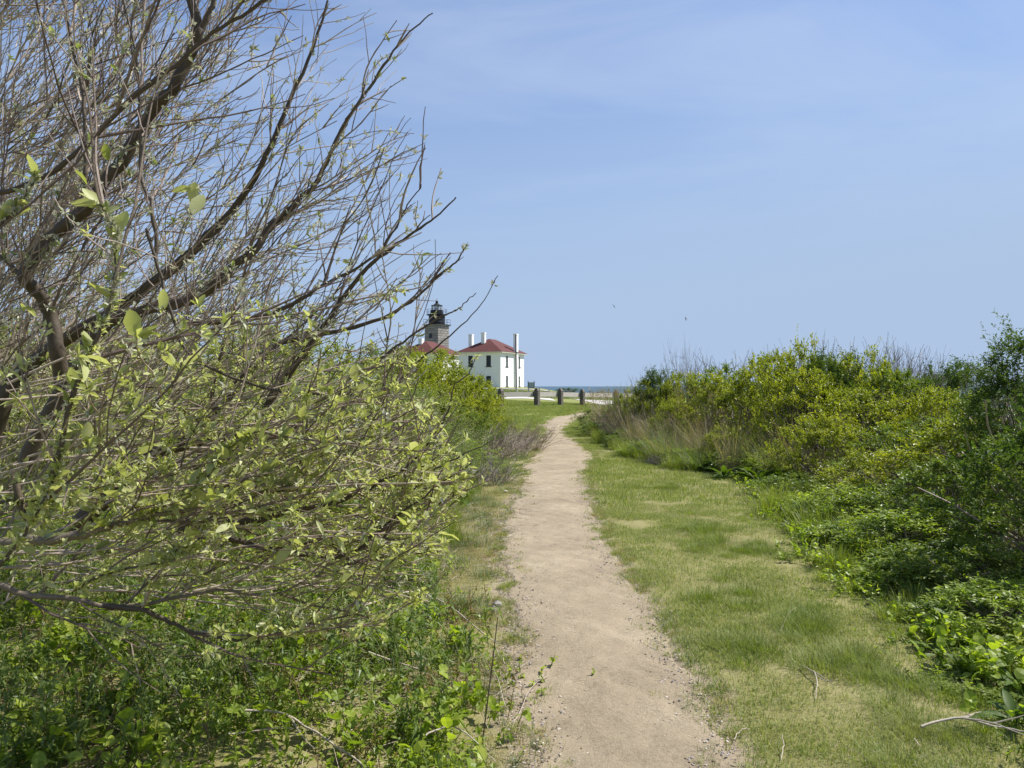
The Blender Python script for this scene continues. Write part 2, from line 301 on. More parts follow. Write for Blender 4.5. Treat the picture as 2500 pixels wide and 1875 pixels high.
sx = np.array([-30000, -3000, -400, 0, 400, 3000, 30000.]); sy = np.array([-400, 0, 200, 600, 3000, 12000, 40000.])
X, Yg = np.meshgrid(sx, sy); V = np.stack([X, Yg, X * 0 - 12], -1).reshape(-1, 3)
i, j = np.meshgrid(np.arange(6), np.arange(6), indexing='ij'); Fc = np.stack([i * 7 + j, i * 7 + j + 1, (i + 1) * 7 + j + 1, (i + 1) * 7 + j], -1).reshape(-1, 4)
tag(link('sea', np_mesh('sea', V, Fc, M['sea'])), kind='structure')

# path
LE = [(1288, 1875), (1262, 1780), (1243, 1695), (1254, 1571), (1262, 1503), (1240, 1447), (1222, 1356), (1228, 1277), (1262, 1209), (1279, 1141), (1313, 1096), (1336, 1062), (1322, 1038), (1345, 1025), (1392, 1012), (1420, 1006)]
RE = [(1797, 1875), (1765, 1800), (1729, 1740), (1661, 1616), (1640, 1560), (1600, 1500), (1548, 1435), (1492, 1345), (1458, 1266), (1437, 1198), (1428, 1153), (1452, 1113), (1403, 1079), (1373, 1057), (1379, 1034), (1424, 1018), (1475, 1006)]
def edge(pts):
    g = sorted([ground_px(*p)[::-1] for p in pts]); Yv = np.array([a for a, b in g]); Xv = np.array([b for a, b in g])
    return np.concatenate([[-8], Yv]), np.concatenate([[Xv[0] - .0], Xv])
LY, LX = edge(LE); RY, RX = edge(RE)
def pathL(y): return np.interp(y, LY, LX)
def pathR(y): return np.interp(y, RY, RX)
def wob(y, s): return .03 * np.sin(y * 4.1 + s) + .018 * np.sin(y * 9.3 + 2 * s) + .012 * np.sin(y * 23 + 3 * s)
PY = np.concatenate([np.arange(-8, 2.4, .2), np.arange(2.4, 14, .03), np.arange(14, min(LY[-1], RY[-1]), .08)])
nc = 38; T = np.linspace(0, 1, nc)
a = pathL(PY) + wob(PY, 1); b = pathR(PY) + wob(PY, 4)
X = a[:, None] * (1 - T) + b[:, None] * T; Yg = np.repeat(PY[:, None], nc, 1)
bumpz = .004 * np.sin(X * 23 + Yg * 3) * np.sin(Yg * 17 + 1) + rng.normal(0, .0018, X.shape)
dish = -.022 * (1 - (2 * T - 1) ** 4)[None, :]
Z = gz(X, Yg) + .016 + dish * 0 - .006 * np.cos(T * 6.28)[None, :] + .004 * np.sin(X * 5 + np.sin(Yg * 2.3)) * np.sin(Yg * 3.1) + bumpz * (np.abs(2 * T - 1) < .98)
for _ in range(520):
    fy = rng.uniform(2.5, 17); ft = rng.uniform(.12, .88); fx_ = float(pathL(fy) * (1 - ft) + pathR(fy) * ft); i0, i1 = np.searchsorted(PY, [fy - .4, fy + .4]); hd = rng.normal(0, .25); ddx = (X[i0:i1] - fx_) * math.cos(hd) - (Yg[i0:i1] - fy) * math.sin(hd); ddy = (X[i0:i1] - fx_) * math.sin(hd) + (Yg[i0:i1] - fy) * math.cos(hd)
    q = (ddx / .055) ** 2 + (ddy / .14) ** 2; Z[i0:i1] += rng.uniform(.1, 1) ** 2 * (-.004 * np.exp(-q) + .0015 * np.exp(-(q - 2.2) ** 2))
Z[:, 0] = gz(X[:, 0], Yg[:, 0]) - .01; Z[:, -1] = gz(X[:, -1], Yg[:, -1]) - .01
V = np.stack([X, Yg, Z], -1).reshape(-1, 3); i, j = np.meshgrid(np.arange(len(PY) - 1), np.arange(nc - 1), indexing='ij')
Fc = np.stack([i * nc + j, i * nc + j + 1, (i + 1) * nc + j + 1, (i + 1) * nc + j], -1).reshape(-1, 4)
tag(link('path', np_mesh('path', V, Fc, M['path'], None, True)), kind='structure')
gco = np.zeros(len(me.vertices) * 3); me.vertices.foreach_get('co', gco); gco = gco.reshape(-1, 3)
dd = np.maximum(pathL(gco[:, 1]) + wob(gco[:, 1], 1) - gco[:, 0], gco[:, 0] - pathR(gco[:, 1]) - wob(gco[:, 1], 4)) + 50 * (gco[:, 1] > min(LY[-1], RY[-1]))
at_ = me.attributes.new('dirt', 'FLOAT', 'POINT'); at_.data.foreach_set('value', (1 - sst(-.05, .30, dd)).astype(np.float32))

# pale road behind the guard rail
def ribbon(name, pts, m, dz, n=60, k=6):
    P = [(Vector((*p, 0)), Vector((*q, 0))) for p, q in pts]; t = np.linspace(0, len(P) - 1, n); V = []
    for u in t:
        i_ = min(int(u), len(P) - 2); f = u - i_; A = P[i_][0].lerp(P[i_ + 1][0], f); B = P[i_][1].lerp(P[i_ + 1][1], f)
        for s in np.linspace(0, 1, k):
            q = A.lerp(B, s); V.append((q.x, q.y, g1(q.x, q.y) + dz))
    i, j = np.meshgrid(np.arange(n - 1), np.arange(k - 1), indexing='ij')
    Fc = np.stack([i * k + j, i * k + j + 1, (i + 1) * k + j + 1, (i + 1) * k + j], -1).reshape(-1, 4)
    return np_mesh(name, V, Fc, m, None, True)
def rp(*q): return [(ground_px(*a_), ground_px(*b_)) for a_, b_ in q]
tag(link('road', ribbon('road', rp(((1100, 977), (1100, 966)), ((1180, 975.5), (1180, 966)), ((1240, 974), (1240, 967)), ((1280, 973.5), (1280, 967)), ((1320, 975.5), (1318, 968.5)), ((1345, 978), (1338, 971)), ((1357, 979.5), (1352, 976.5))), M['road'], .02)), kind='structure')
tag(link('road', ribbon('road', rp(((1386, 972.5), (1386, 970)), ((1410, 977), (1412, 970)), ((1430, 980), (1436, 970.5)), ((1470, 990), (1475, 972)), ((1560, 1000), (1560, 975))), M['road'], .02)), kind='structure')

# ------------------------------------------------------------------ keepers' houses
HA = math.atan2(5, 12)
U = Vector((-math.cos(HA), math.sin(HA), 0)); W_ = Vector((math.sin(HA), math.cos(HA), 0))
HL, HW, HH = 8.06, 11.07, 6.15
def wall_panel(nb, length, height, ops, o, d, nrm, depth=.16):
    """wall face with real openings and reveals; o origin, d direction along the wall, nrm outward"""
    S = sorted({0, length, *[q for a in ops for q in a[:2]]}); Zs = sorted({0, height, *[q for a in ops for q in a[2:]]})
    P = lambda s, z, e=0: o + d * s + Vector((0, 0, z)) - nrm * e
    def quad(a): nb.add([tuple(v) for v in a], [(0, 1, 2, 3)])
    for s0, s1 in zip(S, S[1:]):
        for z0, z1 in zip(Zs, Zs[1:]):
            if any(a[0] <= s0 and s1 <= a[1] and a[2] <= z0 and z1 <= a[3] for a in ops): continue
            quad([P(s0, z0), P(s1, z0), P(s1, z1), P(s0, z1)])
    for a in ops:
        s0, s1, z0, z1 = a
        quad([P(s0, z0), P(s0, z1), P(s0, z1, depth), P(s0, z0, depth)]); quad([P(s1, z0), P(s1, z1), P(s1, z1, depth), P(s1, z0, depth)])
        quad([P(s0, z1), P(s1, z1), P(s1, z1, depth), P(s0, z1, depth)]); quad([P(s0, z0), P(s1, z0), P(s1, z0, depth), P(s0, z0, depth)])
def window(parent, o, d, nrm, a, gm):
    s0, s1, z0, z1 = a; Mx = Matrix(((d.x, -nrm.x, 0, o.x), (d.y, -nrm.y, 0, o.y), (0, 0, 1, o.z), (0, 0, 0, 1)))
    fr = NB(); f = .09
    for bb in ((s0, s0 + f, z0, z1), (s1 - f, s1, z0, z1), (s0 + f, s1 - f, z1 - f, z1), (s0 + f, s1 - f, z0, z0 + f), (s0 + f, s1 - f, (z0 + z1) / 2 - .04, (z0 + z1) / 2 + .04)):
        box(fr, bb[0], bb[1], .07, .15, bb[2], bb[3], Mx)
    wobj = link('window', fr.mesh('window', M['frame']), parent)
    zm = (z0 + z1) / 2
    for q0, q1 in ((z0 + f, zm - .04), (zm + .04, z1 - f)):
        pn = NB(); box(pn, s0 + f, s1 - f, .105, .125, q0, q1, Mx); link('pane', pn.mesh('pane', gm), wobj)
    sl = NB(); box(sl, s0 - .14, s1 + .14, -.10, .14, z0 - .13, z0 - .003, Mx); link('sill', sl.mesh('sill', M['frame']), wobj)
def keeper_house(px, Y, base_py, label, chimneys, near=True):
    C = at(px, base_py, Y); O = Vector((C.x, C.y, C.z))
    t = empty('keepers_house', O, label, 'house')
    # local frame: corner at the origin
    o0 = Vector((0, 0, 0)); nL = -W_; nR = -U
    def s_of(pxx, d):           # distance along the wall of a pixel column
        r = (pxx - 1250) / F; return (r * O.y - O.x) / (d.x - r * d.y)
    zt, zb = .0 + (base_py - 867.2) / F * Y, (base_py - 894) / F * Y
    z2t, z2b = (base_py - 917.5) / F * Y, (base_py - 943.5) / F * Y
    opsL = []; opsR = []
    if near: cl = [(1198.6, 1186.9), (1154.2, 1143.0)]; cr = [(1235.0, 1240.3), (1263.9 + 2.2, 1267.6 + 2.2)]
    else: cl = [(px - 23.4, px - 35), (px - 67.8, px - 79)]; cr = [(px + 13, px + 18.3), (px + 44, px + 47.8)]
    for c0, c1 in cl:
        for z0, z1 in ((zb, zt), (z2b, z2t)): opsL.append((s_of(c0, U), s_of(c1, U), z0, z1))
    for c0, c1 in cr:
        for z0, z1 in ((zb, zt), (z2b, z2t)): opsR.append((s_of(c0, W_), s_of(c1, W_), z0, z1))
    wl_ = NB(); wall_panel(wl_, HL, HH, opsL, o0, U, nL); wall_panel(wl_, HW, HH, opsR, o0, W_, nR)
    wall_panel(wl_, HL, HH, [], W_ * HW, U, W_); wall_panel(wl_, HW, HH, [], U * HL, W_, U)
    link('wall', wl_.mesh('wall', M['white_wall']), t)
    for a_ in opsL: window(t, o0, U, nL, a_, M['glass'])
    for a_ in opsR: window(t, o0, W_, nR, a_, M['curtain_glass'])
    fd = NB(); 
    Mh = Matrix(((U.x, W_.x, 0, 0), (U.y, W_.y, 0, 0), (0, 0, 1, 0), (0, 0, 0, 1)))
    box(fd, -.05, HL + .05, -.05, HW + .05, -.7, .0, Mh); link('foundation', fd.mesh('foundation', M['trim']), t)
    e = .5
    ev = NB(); box(ev, -e, HL + e, -e, HW + e, HH, HH + .16, Mh); link('eave', ev.mesh('eave', M['cream']), t)
    rr = 2.55; z0 = HH + .165; q = NB(3)
    Vv = [(-e - .05, -e - .05, z0), (HL + e + .05, -e - .05, z0), (HL + e + .05, HW + e + .05, z0), (-e - .05, HW + e + .05, z0), (HL / 2, HL / 2, z0 + rr), (HL / 2, HW - HL / 2, z0 + rr)]
    Vv = [tuple(Mh @ Vector(v)) for v in Vv]
    q.add(Vv, [(0, 1, 4), (1, 2, 5), (1, 5, 4), (2, 3, 5), (3, 0, 4), (3, 4, 5), (0, 2, 1), (0, 3, 2)]); rf = link('roof', q.mesh('roof', M['roof']), t)
    for (u, v, du, dv, zl, zt_) in chimneys:
        ch = NB(); box(ch, u - du / 2, u + du / 2, v - dv / 2, v + dv / 2, zl, zt_ - .32, Mh)
        box(ch, u - du / 2 - .035, u + du / 2 + .035, v - dv / 2 - .035, v + dv / 2 + .035, zt_ - .32, zt_ - .03, Mh)
        co = link('chimney', ch.mesh('chimney', M['white_wall']), t)
        fl = NB(); box(fl, u - du / 2 - .05, u + du / 2 + .05, v - dv / 2 - .05, v + dv / 2 + .05, HH + .2 + (0 if zl < 1 else 1.0), HH + .34 + (0 if zl < 1 else 1.45), Mh)
        link('flashing', fl.mesh('flashing', M['metal']), co)
    return t
ct = (946 - 814.5) / F * 141
keeper_house(1222, 135, 946, "white two-storey house with red hip roof and three tall chimneys, right of the lighthouse", [(-.12, 6.8, .63, .88, 0, ct), (4.5, 2.65, .68, .7, 6.2, ct + .1), (HL + .05, 5.0, .68, .88, 0, ct)])
keeper_house(1061, 140, 947, "white house with red hip roof, half hidden by shrubs in front of the lighthouse", [(4.6, 3.2, .75, .85, 6.2, 9.3)], near=False)
# slim pole in front of the house
pl = NB(); Bq = at(1260.8, 956, 88); Tq = at(1259.4, 817, 88)
tube(pl, [tuple(Bq), tuple(Tq)], [.075, .065], 8)
tag(link('slim_pole', pl.mesh('slim_pole', M['black'])), 'slim dark pole standing before the chimney on the sunlit wall of the white house', 'pole')

# ------------------------------------------------------------------ lighthouse
TY = 157.0; tx = (1066.5 - 1250) / F * TY; tz = 1.3
tow = empty('lighthouse', (tx, TY, tz), 'square granite lighthouse tower with a black lantern room, rising behind the red roof', 'lighthouse', rz=0)
TA = R(35); Mt = Matrix.Rotation(-TA, 4, 'Z')   # left face normal turned 35 deg to the left
pz = lambda py: CAM_Z - (py - HZ) / F * TY - tz
hw = 41.6 / F * TY / 2; zc = pz(797)
sh = NB(); box(sh, -hw + .06, hw - .06, -hw + .06, hw - .06, 0, zc, Mt); link('shaft', sh.mesh('shaft', M['granite2']), tow)
ch_ = 5.9 / F * TY; nrow = 13
bm_cache = {}
def block_mesh(wd, ht, dp, m, key):
    k = (round(wd, 2), key)
    if k not in bm_cache:
        nb = NB(); c = .02
        v = [(-wd / 2, 0, -ht / 2), (wd / 2, 0, -ht / 2), (wd / 2, 0, ht / 2), (-wd / 2, 0, ht / 2), (-wd / 2 + c, -dp, -ht / 2 + c), (wd / 2 - c, -dp, -ht / 2 + c), (wd / 2 - c, -dp, ht / 2 - c), (-wd / 2 + c, -dp, ht / 2 - c)]
        nb.add(v, [(4, 5, 6, 7), (0, 1, 5, 4), (1, 2, 6, 5), (2, 3, 7, 6), (3, 0, 4, 7)]); bm_cache[k] = nb.mesh('granite_block', m)
    return bm_cache[k]
wz0, wz1, wx0, wx1 = pz(826.5), pz(814.5), -.55, .2
for side in range(4):
    Ms = Mt @ Matrix.Rotation(side * math.pi / 2, 4, 'Z')
    for r_ in range(nrow):
        zt_ = zc - .02 - r_ * ch_; zm_ = zt_ - ch_ / 2; cuts = [-hw, -hw * .35, hw * .4, hw] if r_ % 2 else [-hw, -hw * .55, hw * .1, hw * .62, hw]
        if side == 0 and zt_ > wz0 + .1 and zt_ - ch_ < wz1 - .1: cuts = [-hw, wx0 - .01, None, wx1 + .01, hw]
        for c0, c1 in zip(cuts, cuts[1:]):
            if c0 is None or c1 is None: continue
            mm_ = [M['granite'], M['granite2']][random.random() < .4]
            o = link('granite_block', block_mesh(c1 - c0 - .02, ch_ - .03, .09 + .03 * random.random(), mm_, mm_.name), tow)
            o.matrix_local = Ms @ Matrix.Translation(((c0 + c1) / 2, -hw + .06, zm_))
wn_ = NB(); f = .07
for bb in ((wx0, wx0 + f, wz0, wz1), (wx1 - f, wx1, wz0, wz1), (wx0 + f, wx1 - f, wz1 - f, wz1), (wx0 + f, wx1 - f, wz0, wz0 + f), (wx0 + f, wx1 - f, (wz0 + wz1) / 2 - .03, (wz0 + wz1) / 2 + .03)):
    box(wn_, bb[0], bb[1], -hw - .02, -hw + .05, bb[2], bb[3], Mt)
wo = link('window', wn_.mesh('window', M['frame']), tow)
pn = NB(); box(pn, wx0 + f, wx1 - f, -hw, -hw + .05, wz0 + f, wz1 - f, Mt); link('pane', pn.mesh('pane', M['glass']), wo)
cn = NB(); box(cn, -hw - .12, hw + .12, -hw - .12, hw + .12, zc, zc + .18, Mt); box(cn, -hw - .28, hw + .28, -hw - .28, hw + .28, zc + .183, zc + .3, Mt); link('cornice', cn.mesh('cornice', M['granite']), tow)
dk = NB(); box(dk, -hw - .42, hw + .42, -hw - .42, hw + .42, zc + .303, zc + .36, Mt); link('gallery_deck', dk.mesh('gallery_deck', M['black']), tow)
zd = zc + .36; zu = pz(769.5); rr = 20.0 / F * TY
wr = NB(); lathe(wr, [(0, zd), (rr, zd), (rr, zu), (0, zu)], 12); link('watch_room', wr.mesh('watch_room', M['black']), tow)
g2 = NB(); rg = 25.3 / F * TY; lathe(g2, [(0, zu), (rg, zu + .0), (rg, zu + .13), (0, zu + .13)], 20); link('upper_gallery', g2.mesh('upper_gallery', M['black']), tow)
zp = pz(757.5); r2 = 16.0 / F * TY
pr = NB(); lathe(pr, [(0, zu + .13), (r2, zu + .13), (r2, zp), (0, zp)], 10); link('parapet', pr.mesh('parapet', M['black']), tow)
zg = pz(747); r3 = 12.7 / F * TY
gl = NB(); lathe(gl, [(r3, zp), (r3, zg)], 10); lg = link('lantern_glass', gl.mesh('lantern_glass', M['lantern_glass']), tow)
for k in range(10):
    mb = NB(); a_ = k / 10 * 2 * math.pi; box(mb, r3 - .03, r3 + .04, -.035, .035, zp, zg, Matrix.Rotation(a_, 4, 'Z')); link('glazing_bar', mb.mesh('glazing_bar', M['black']), tow)
ln = NB(); lathe(ln, [(.05, zp), (.34, zp + .1), (.38, (zp + zg) / 2), (.3, zg - .15), (.05, zg - .05)], 12); link('lens', ln.mesh('lens', M['sign_white'], True), tow)
rf = NB(); r4 = 14.2 / F * TY; lathe(rf, [(0, zg), (r4, zg), (r4, zg + .1), (r4 * .55, zg + .28), (.42, zg + .5), (.26, zg + .55), (.3, zg + .8), (.24, zg + 1.0), (.06, zg + 1.1), (.02, zg + 1.6), (0, zg + 1.6)], 14)
link('lantern_roof', rf.mesh('lantern_roof', M['black']), tow)
def railing(z, hgt, half, square, n):
    rl = NB()
    for hh in (.5, 1.0):
        if square: P = [Mt @ Vector((sx_ * half, sy_ * half, z + hgt * hh)) for sx_, sy_ in ((-1, -1), (1, -1), (1, 1), (-1, 1), (-1, -1))]
        else: P = [Vector((half * math.cos(t), half * math.sin(t), z + hgt * hh)) for t in np.linspace(0, 2 * math.pi, 21)]
        for p, q in zip(P, P[1:]): tube(rl, [tuple(p), tuple(q)], .022, 4)
    ro = link('railing', rl.mesh('railing', M['black']), tow)
    for k in range(n):
        if square:
            s, fk = divmod(k, n // 4); tq = -1 + 2 * fk / (n // 4); c = Matrix.Rotation(s * math.pi / 2, 4, 'Z') @ Vector((tq, -1, 0)); c = Mt @ Vector((c.x * half, c.y * half, z))
        else: c = Vector((half * math.cos(k / n * 2 * math.pi), half * math.sin(k / n * 2 * math.pi), z))
        b_ = NB(); tube(b_, [tuple(c), (c.x, c.y, z + hgt)], .026, 4); link('baluster', b_.mesh('baluster', M['black']), ro)
railing(zd, 1.05, hw + .2, True, 16); railing(zu + .13, 1.05, rg - .06, False, 12)

# ------------------------------------------------------------------ timber guard rail across the end of the lawn
posts = [(-.55, 38.3), (1.30, 40.0), (2.64, 41.9), (4.03, 44.0), (6.45, 47.5)]
gr = empty('guard_rail', (posts[0][0], posts[0][1], g1(*posts[0])), 'low timber guard rail with weathered peaked posts crossing the grass in front of the houses', 'fence')
inv = gr.matrix_world.inverted
off = Vector(gr.location)
def post_mesh(sz, h):
    s = sz / 2; nb = NB()
    nb.add([(-s, -s, -.3), (s, -s, -.3), (s, s, -.3), (-s, s, -.3), (-s, -s, h - .14), (s, -s, h - .14), (s, s, h - .14), (-s, s, h - .14), (-s * .25, -s * .8, h), (s * .25, -s * .8, h), (s * .25, s * .8, h), (-s * .25, s * .8, h)],
           [(0, 1, 5, 4), (1, 2, 6, 5), (2, 3, 7, 6), (3, 0, 4, 7), (4, 5, 9, 8), (5, 6, 10, 9), (6, 7, 11, 10), (7, 4, 8, 11), (8, 9, 10, 11)])
    return nb.mesh('post', M['post_wood'])
pm = post_mesh(.235, .95)
fd = Vector((posts[-1][0] - posts[0][0], posts[-1][1] - posts[0][1], 0)).normalized(); fn = Vector((-fd.y, fd.x, 0))
ends = [(posts[0][0] - 3.2, posts[0][1] - 1.2)] + posts + [(posts[-1][0] + 2.2, posts[-1][1] + 2.6)]
for k, (x, y) in enumerate(posts):
    o = link('post', pm, gr, Vector((x, y, g1(x, y) + (.42 if 0 else 0))) - off, (random.uniform(-.03, .03), random.uniform(-.03, .03), -R(31)))
    st = NB(); box(st, -.20, -.118, -.13, .13, .50, .74); so_ = link('rail_end', st.mesh('rail_end', M['post_wood']), o)
    bl = NB()
    for bz in (.70, .80): lathe(bl, [(0, 0), (.022, 0), (.022, .02), (0, .02)], 8)
    for hz in (.66, .78):
        bq = NB(); lathe(bq, [(0, 0), (.02, 0), (.02, .02), (0, .02)], 8); bo = link('bolt', bq.mesh('bolt', M['black']), o, (.117, 0, hz), (0, R(90), 0))
for (x0, y0), (x1, y1) in zip(ends, ends[1:]):
    a_ = Vector((x0, y0, g1(x0, y0) + .62)); b_ = Vector((x1, y1, g1(x1, y1) + .62)); d = (b_ - a_); L = d.length
    if abs(x1 - ends[-1][0]) < .01: pass
    nb = NB(); box(nb, .01, L - .01, -.06, .06, -.12, .12)
    o = link('rail', nb.mesh('rail', M['rail_wood']), gr, a_ + Vector((-.10, .17, 0)) - off); o.rotation_euler = d.to_track_quat('X', 'Z').to_euler()

# split-rail fence in front of the house
fx = [(-11.0, 67), (-7.6, 67.5), (-4.4, 68), (-1.9, 68.5), (.41, 69), (1.51, 70), (2.52, 71), (3.45, 72)]
sf = empty('split_rail_fence', (fx[0][0], fx[0][1], g1(*fx[0])), 'pale grey split rail fence on the rise below the white house', 'fence'); off = Vector(sf.location)
def fz(k): return at(0, [948, 947, 946.5, 947.5, 948, 949, 950.5, 953.5][k] - 0, fx[k][1]).z
for k, (x, y) in enumerate(fx):
    nb = NB(); hgt = fz(k) + .1 - g1(x, y); box(nb, -.06, .06, -.06, .06, -.2, hgt); link('post', nb.mesh('post', M['fence_wood']), sf, Vector((x, y, g1(x, y))) - off, (0, 0, .3 * k))
for k in range(len(fx) - 1):
    for dz in (-.04, -.36):
        p0 = Vector((fx[k][0], fx[k][1], fz(k) + dz)); p1 = Vector((fx[k + 1][0], fx[k + 1][1], fz(k + 1) + dz)); mid = (p0 + p1) / 2 + Vector((0, 0, -.03))
        nb = NB(); tube(nb, [tuple(p0 - off), tuple(mid - off), tuple(p1 - off)], [.055, .07, .05], 6); link('rail', nb.mesh('rail', M['fence_wood']), sf)

# signs
B0 = at(1296.8, 957, 104); B0.z = g1(B0.x, 104)
sg = empty('information_board', B0, 'grey information board between two dark posts right of the white house', 'sign', rz=R(-6))
ztop = at(0, 930, 104).z - B0.z; hwid = 7.6 / F * 104
for s in (-1, 1):
    nb = NB(); box(nb, s * hwid - .045, s * hwid + .045, -.045, .045, -.2, ztop); link('post', nb.mesh('post', M['frame']), sg)
nb = NB(); box(nb, -hwid + .05, hwid - .05, -.02, .02, ztop - 1.0, ztop - .18); link('panel', nb.mesh('panel', M['sign_face']), sg)
B0 = at(1438.5, 962, 62); B0.z = g1(B0.x, 62)
sg = empty('small_sign', B0, 'small pale sign on a thin post in front of the sea', 'sign', rz=R(8)); zt2 = at(0, 946, 62).z - B0.z
nb = NB(); box(nb, -.025, .025, -.02, .02, -.2, zt2 - .02); link('post', nb.mesh('post', M['metal']), sg)
nb = NB(); box(nb, -.085, .085, -.035, -.022, zt2 - .24, zt2); link('panel', nb.mesh('panel', M['sign_white']), sg)

# gulls
def gull(px, py, Y, bank, head, label):
    nb = NB(); L = .42
    lathe(nb, [(0, -L / 2), (.03, -L * .42), (.055, -.08), (.06, .03), (.035, L * .36), (.03, L * .42), (0, L * .5)], 8)
    for s in (-1, 1):
        P = [(0, .02), (.22, .12), (.5, .02)]; C_ = [.16, .14, .03]; V = []
        for (x, z), c in zip(P, C_):
            V += [(s * x, z + .012, c / 2), (s * x, z + .012, -c / 2), (s * x, z - .012, -c / 2), (s * x, z - .012, c / 2)]
        nb.add(V, [(4 * i_ + j_, 4 * i_ + (j_ + 1) % 4, 4 * i_ + 4 + (j_ + 1) % 4, 4 * i_ + 4 + j_) for i_ in range(2) for j_ in range(4)] + [(8, 9, 10, 11)])
    nb.add([(-.05, 0, -L / 2 - .1), (.05, 0, -L / 2 - .1), (.025, 0, -L / 2 + .04), (-.025, 0, -L / 2 + .04), (-.05, .01, -L / 2 - .1), (.05, .01, -L / 2 - .1), (.025, .01, -L / 2 + .04), (-.025, .01, -L / 2 + .04)], BOXF)
    me_ = nb.mesh('flying_bird', M['gull'])
    me_.transform(Matrix.Rotation(R(-90), 4, 'X'))
    o = link('flying_bird', me_, None, at(px, py, Y)); o.rotation_euler = (0, R(bank), R(head)); tag(o, label, 'bird', 'birds flying over the sea')
gull(1499.5, 747, 150, 52, 20, 'small dark bird gliding with spread wings, left one of two in the sky')
gull(1674.5, 778, 160, 62, 60, 'small dark bird wheeling above the right-hand shrubs')

# ================================================================== vegetation
def unit(a): return a / (np.linalg.norm(a, axis=-1, keepdims=True) + 1e-9)
def leaf_tpl(w=.5, fold=.10, droop=.10):
    V = np.array([(0, 0, 0), (w * .5, .48, fold), (0, 1, -droop), (-w * .5, .48, fold)]); return V, np.array([(0, 1, 2, 3)])
def leaf_tpl4(w=.5, fold=.08, droop=.15, shape=(.36, .5, .26)):
    V = np.array([(0, 0, 0), (0, .55, -droop * .2), (0, 1, -droop), (w * shape[0], .24, fold), (w * shape[1], .58, fold - droop * .2), (w * shape[2], .88, -droop * .6),
                  (-w * shape[0], .24, fold), (-w * shape[1], .58, fold - droop * .2), (-w * shape[2], .88, -droop * .6)])
    return V, np.array([(0, 3, 4, 1), (1, 4, 5, 2), (0, 1, 7, 6), (1, 2, 8, 7)])
def put(nb, tpl, P, D, N, S, tone):
    V, Fc = tpl; P = np.asarray(P); n = len(P)
    if n == 0: return
    y = unit(D); x = unit(np.cross(y, N)); z = np.cross(x, y); S = np.broadcast_to(S, (n,))[:, None, None]
    W = P[:, None] + S * (V[None, :, 0:1] * x[:, None] + V[None, :, 1:2] * y[:, None] + V[None, :, 2:3] * z[:, None])
    k = len(V); Fa = (Fc[None] + (np.arange(n) * k)[:, None, None]).reshape(-1, 4)
    nb.add(W.reshape(-1, 3), Fa, np.repeat(np.broadcast_to(tone, (n,)), len(Fc)))
def rdir(n, up=0.): return unit(rng.normal(size=(n, 3)) + np.array([0, 0, up]))
def shoots_leaves(nb, tpl, O, D, L, per, size, spread=.9, tone=(0, 1), t0=.1, upn=1.2, ctone=None):
    """leaves set alternately along many shoots"""
    n = len(O); t = (np.arange(per)[None] + rng.random((n, per))) / per * (1 - t0) + t0
    P = (O[:, None] + D[:, None] * (L[:, None] * t)[..., None]).reshape(-1, 3)
    Dd = np.repeat(D, per, 0); LD = unit(Dd * .55 + rdir(n * per) * spread)
    N = unit(rdir(n * per) + np.array([0, 0, upn]))
    sh_ = rng.uniform(tone[0], tone[1], n) if ctone is None else ctone * .75 + rng.uniform(tone[0], tone[1], n) * .25
    base = np.repeat(sh_, per) * .65 + rng.uniform(tone[0], tone[1], n * per) * .35
    put(nb, tpl, P, LD, N, size * rng.uniform(.55, 1.25, n * per), base)

def grow(p0, d, L, seg, jit, pull, pw):
    P = [np.array(p0, float)]; d = np.array(d, float); d /= np.linalg.norm(d)
    for k in range(seg):
        d = d + rng.normal(0, jit, 3) + pull * pw; d /= np.linalg.norm(d); P.append(P[-1] + d * L / seg)
    return np.array(P)

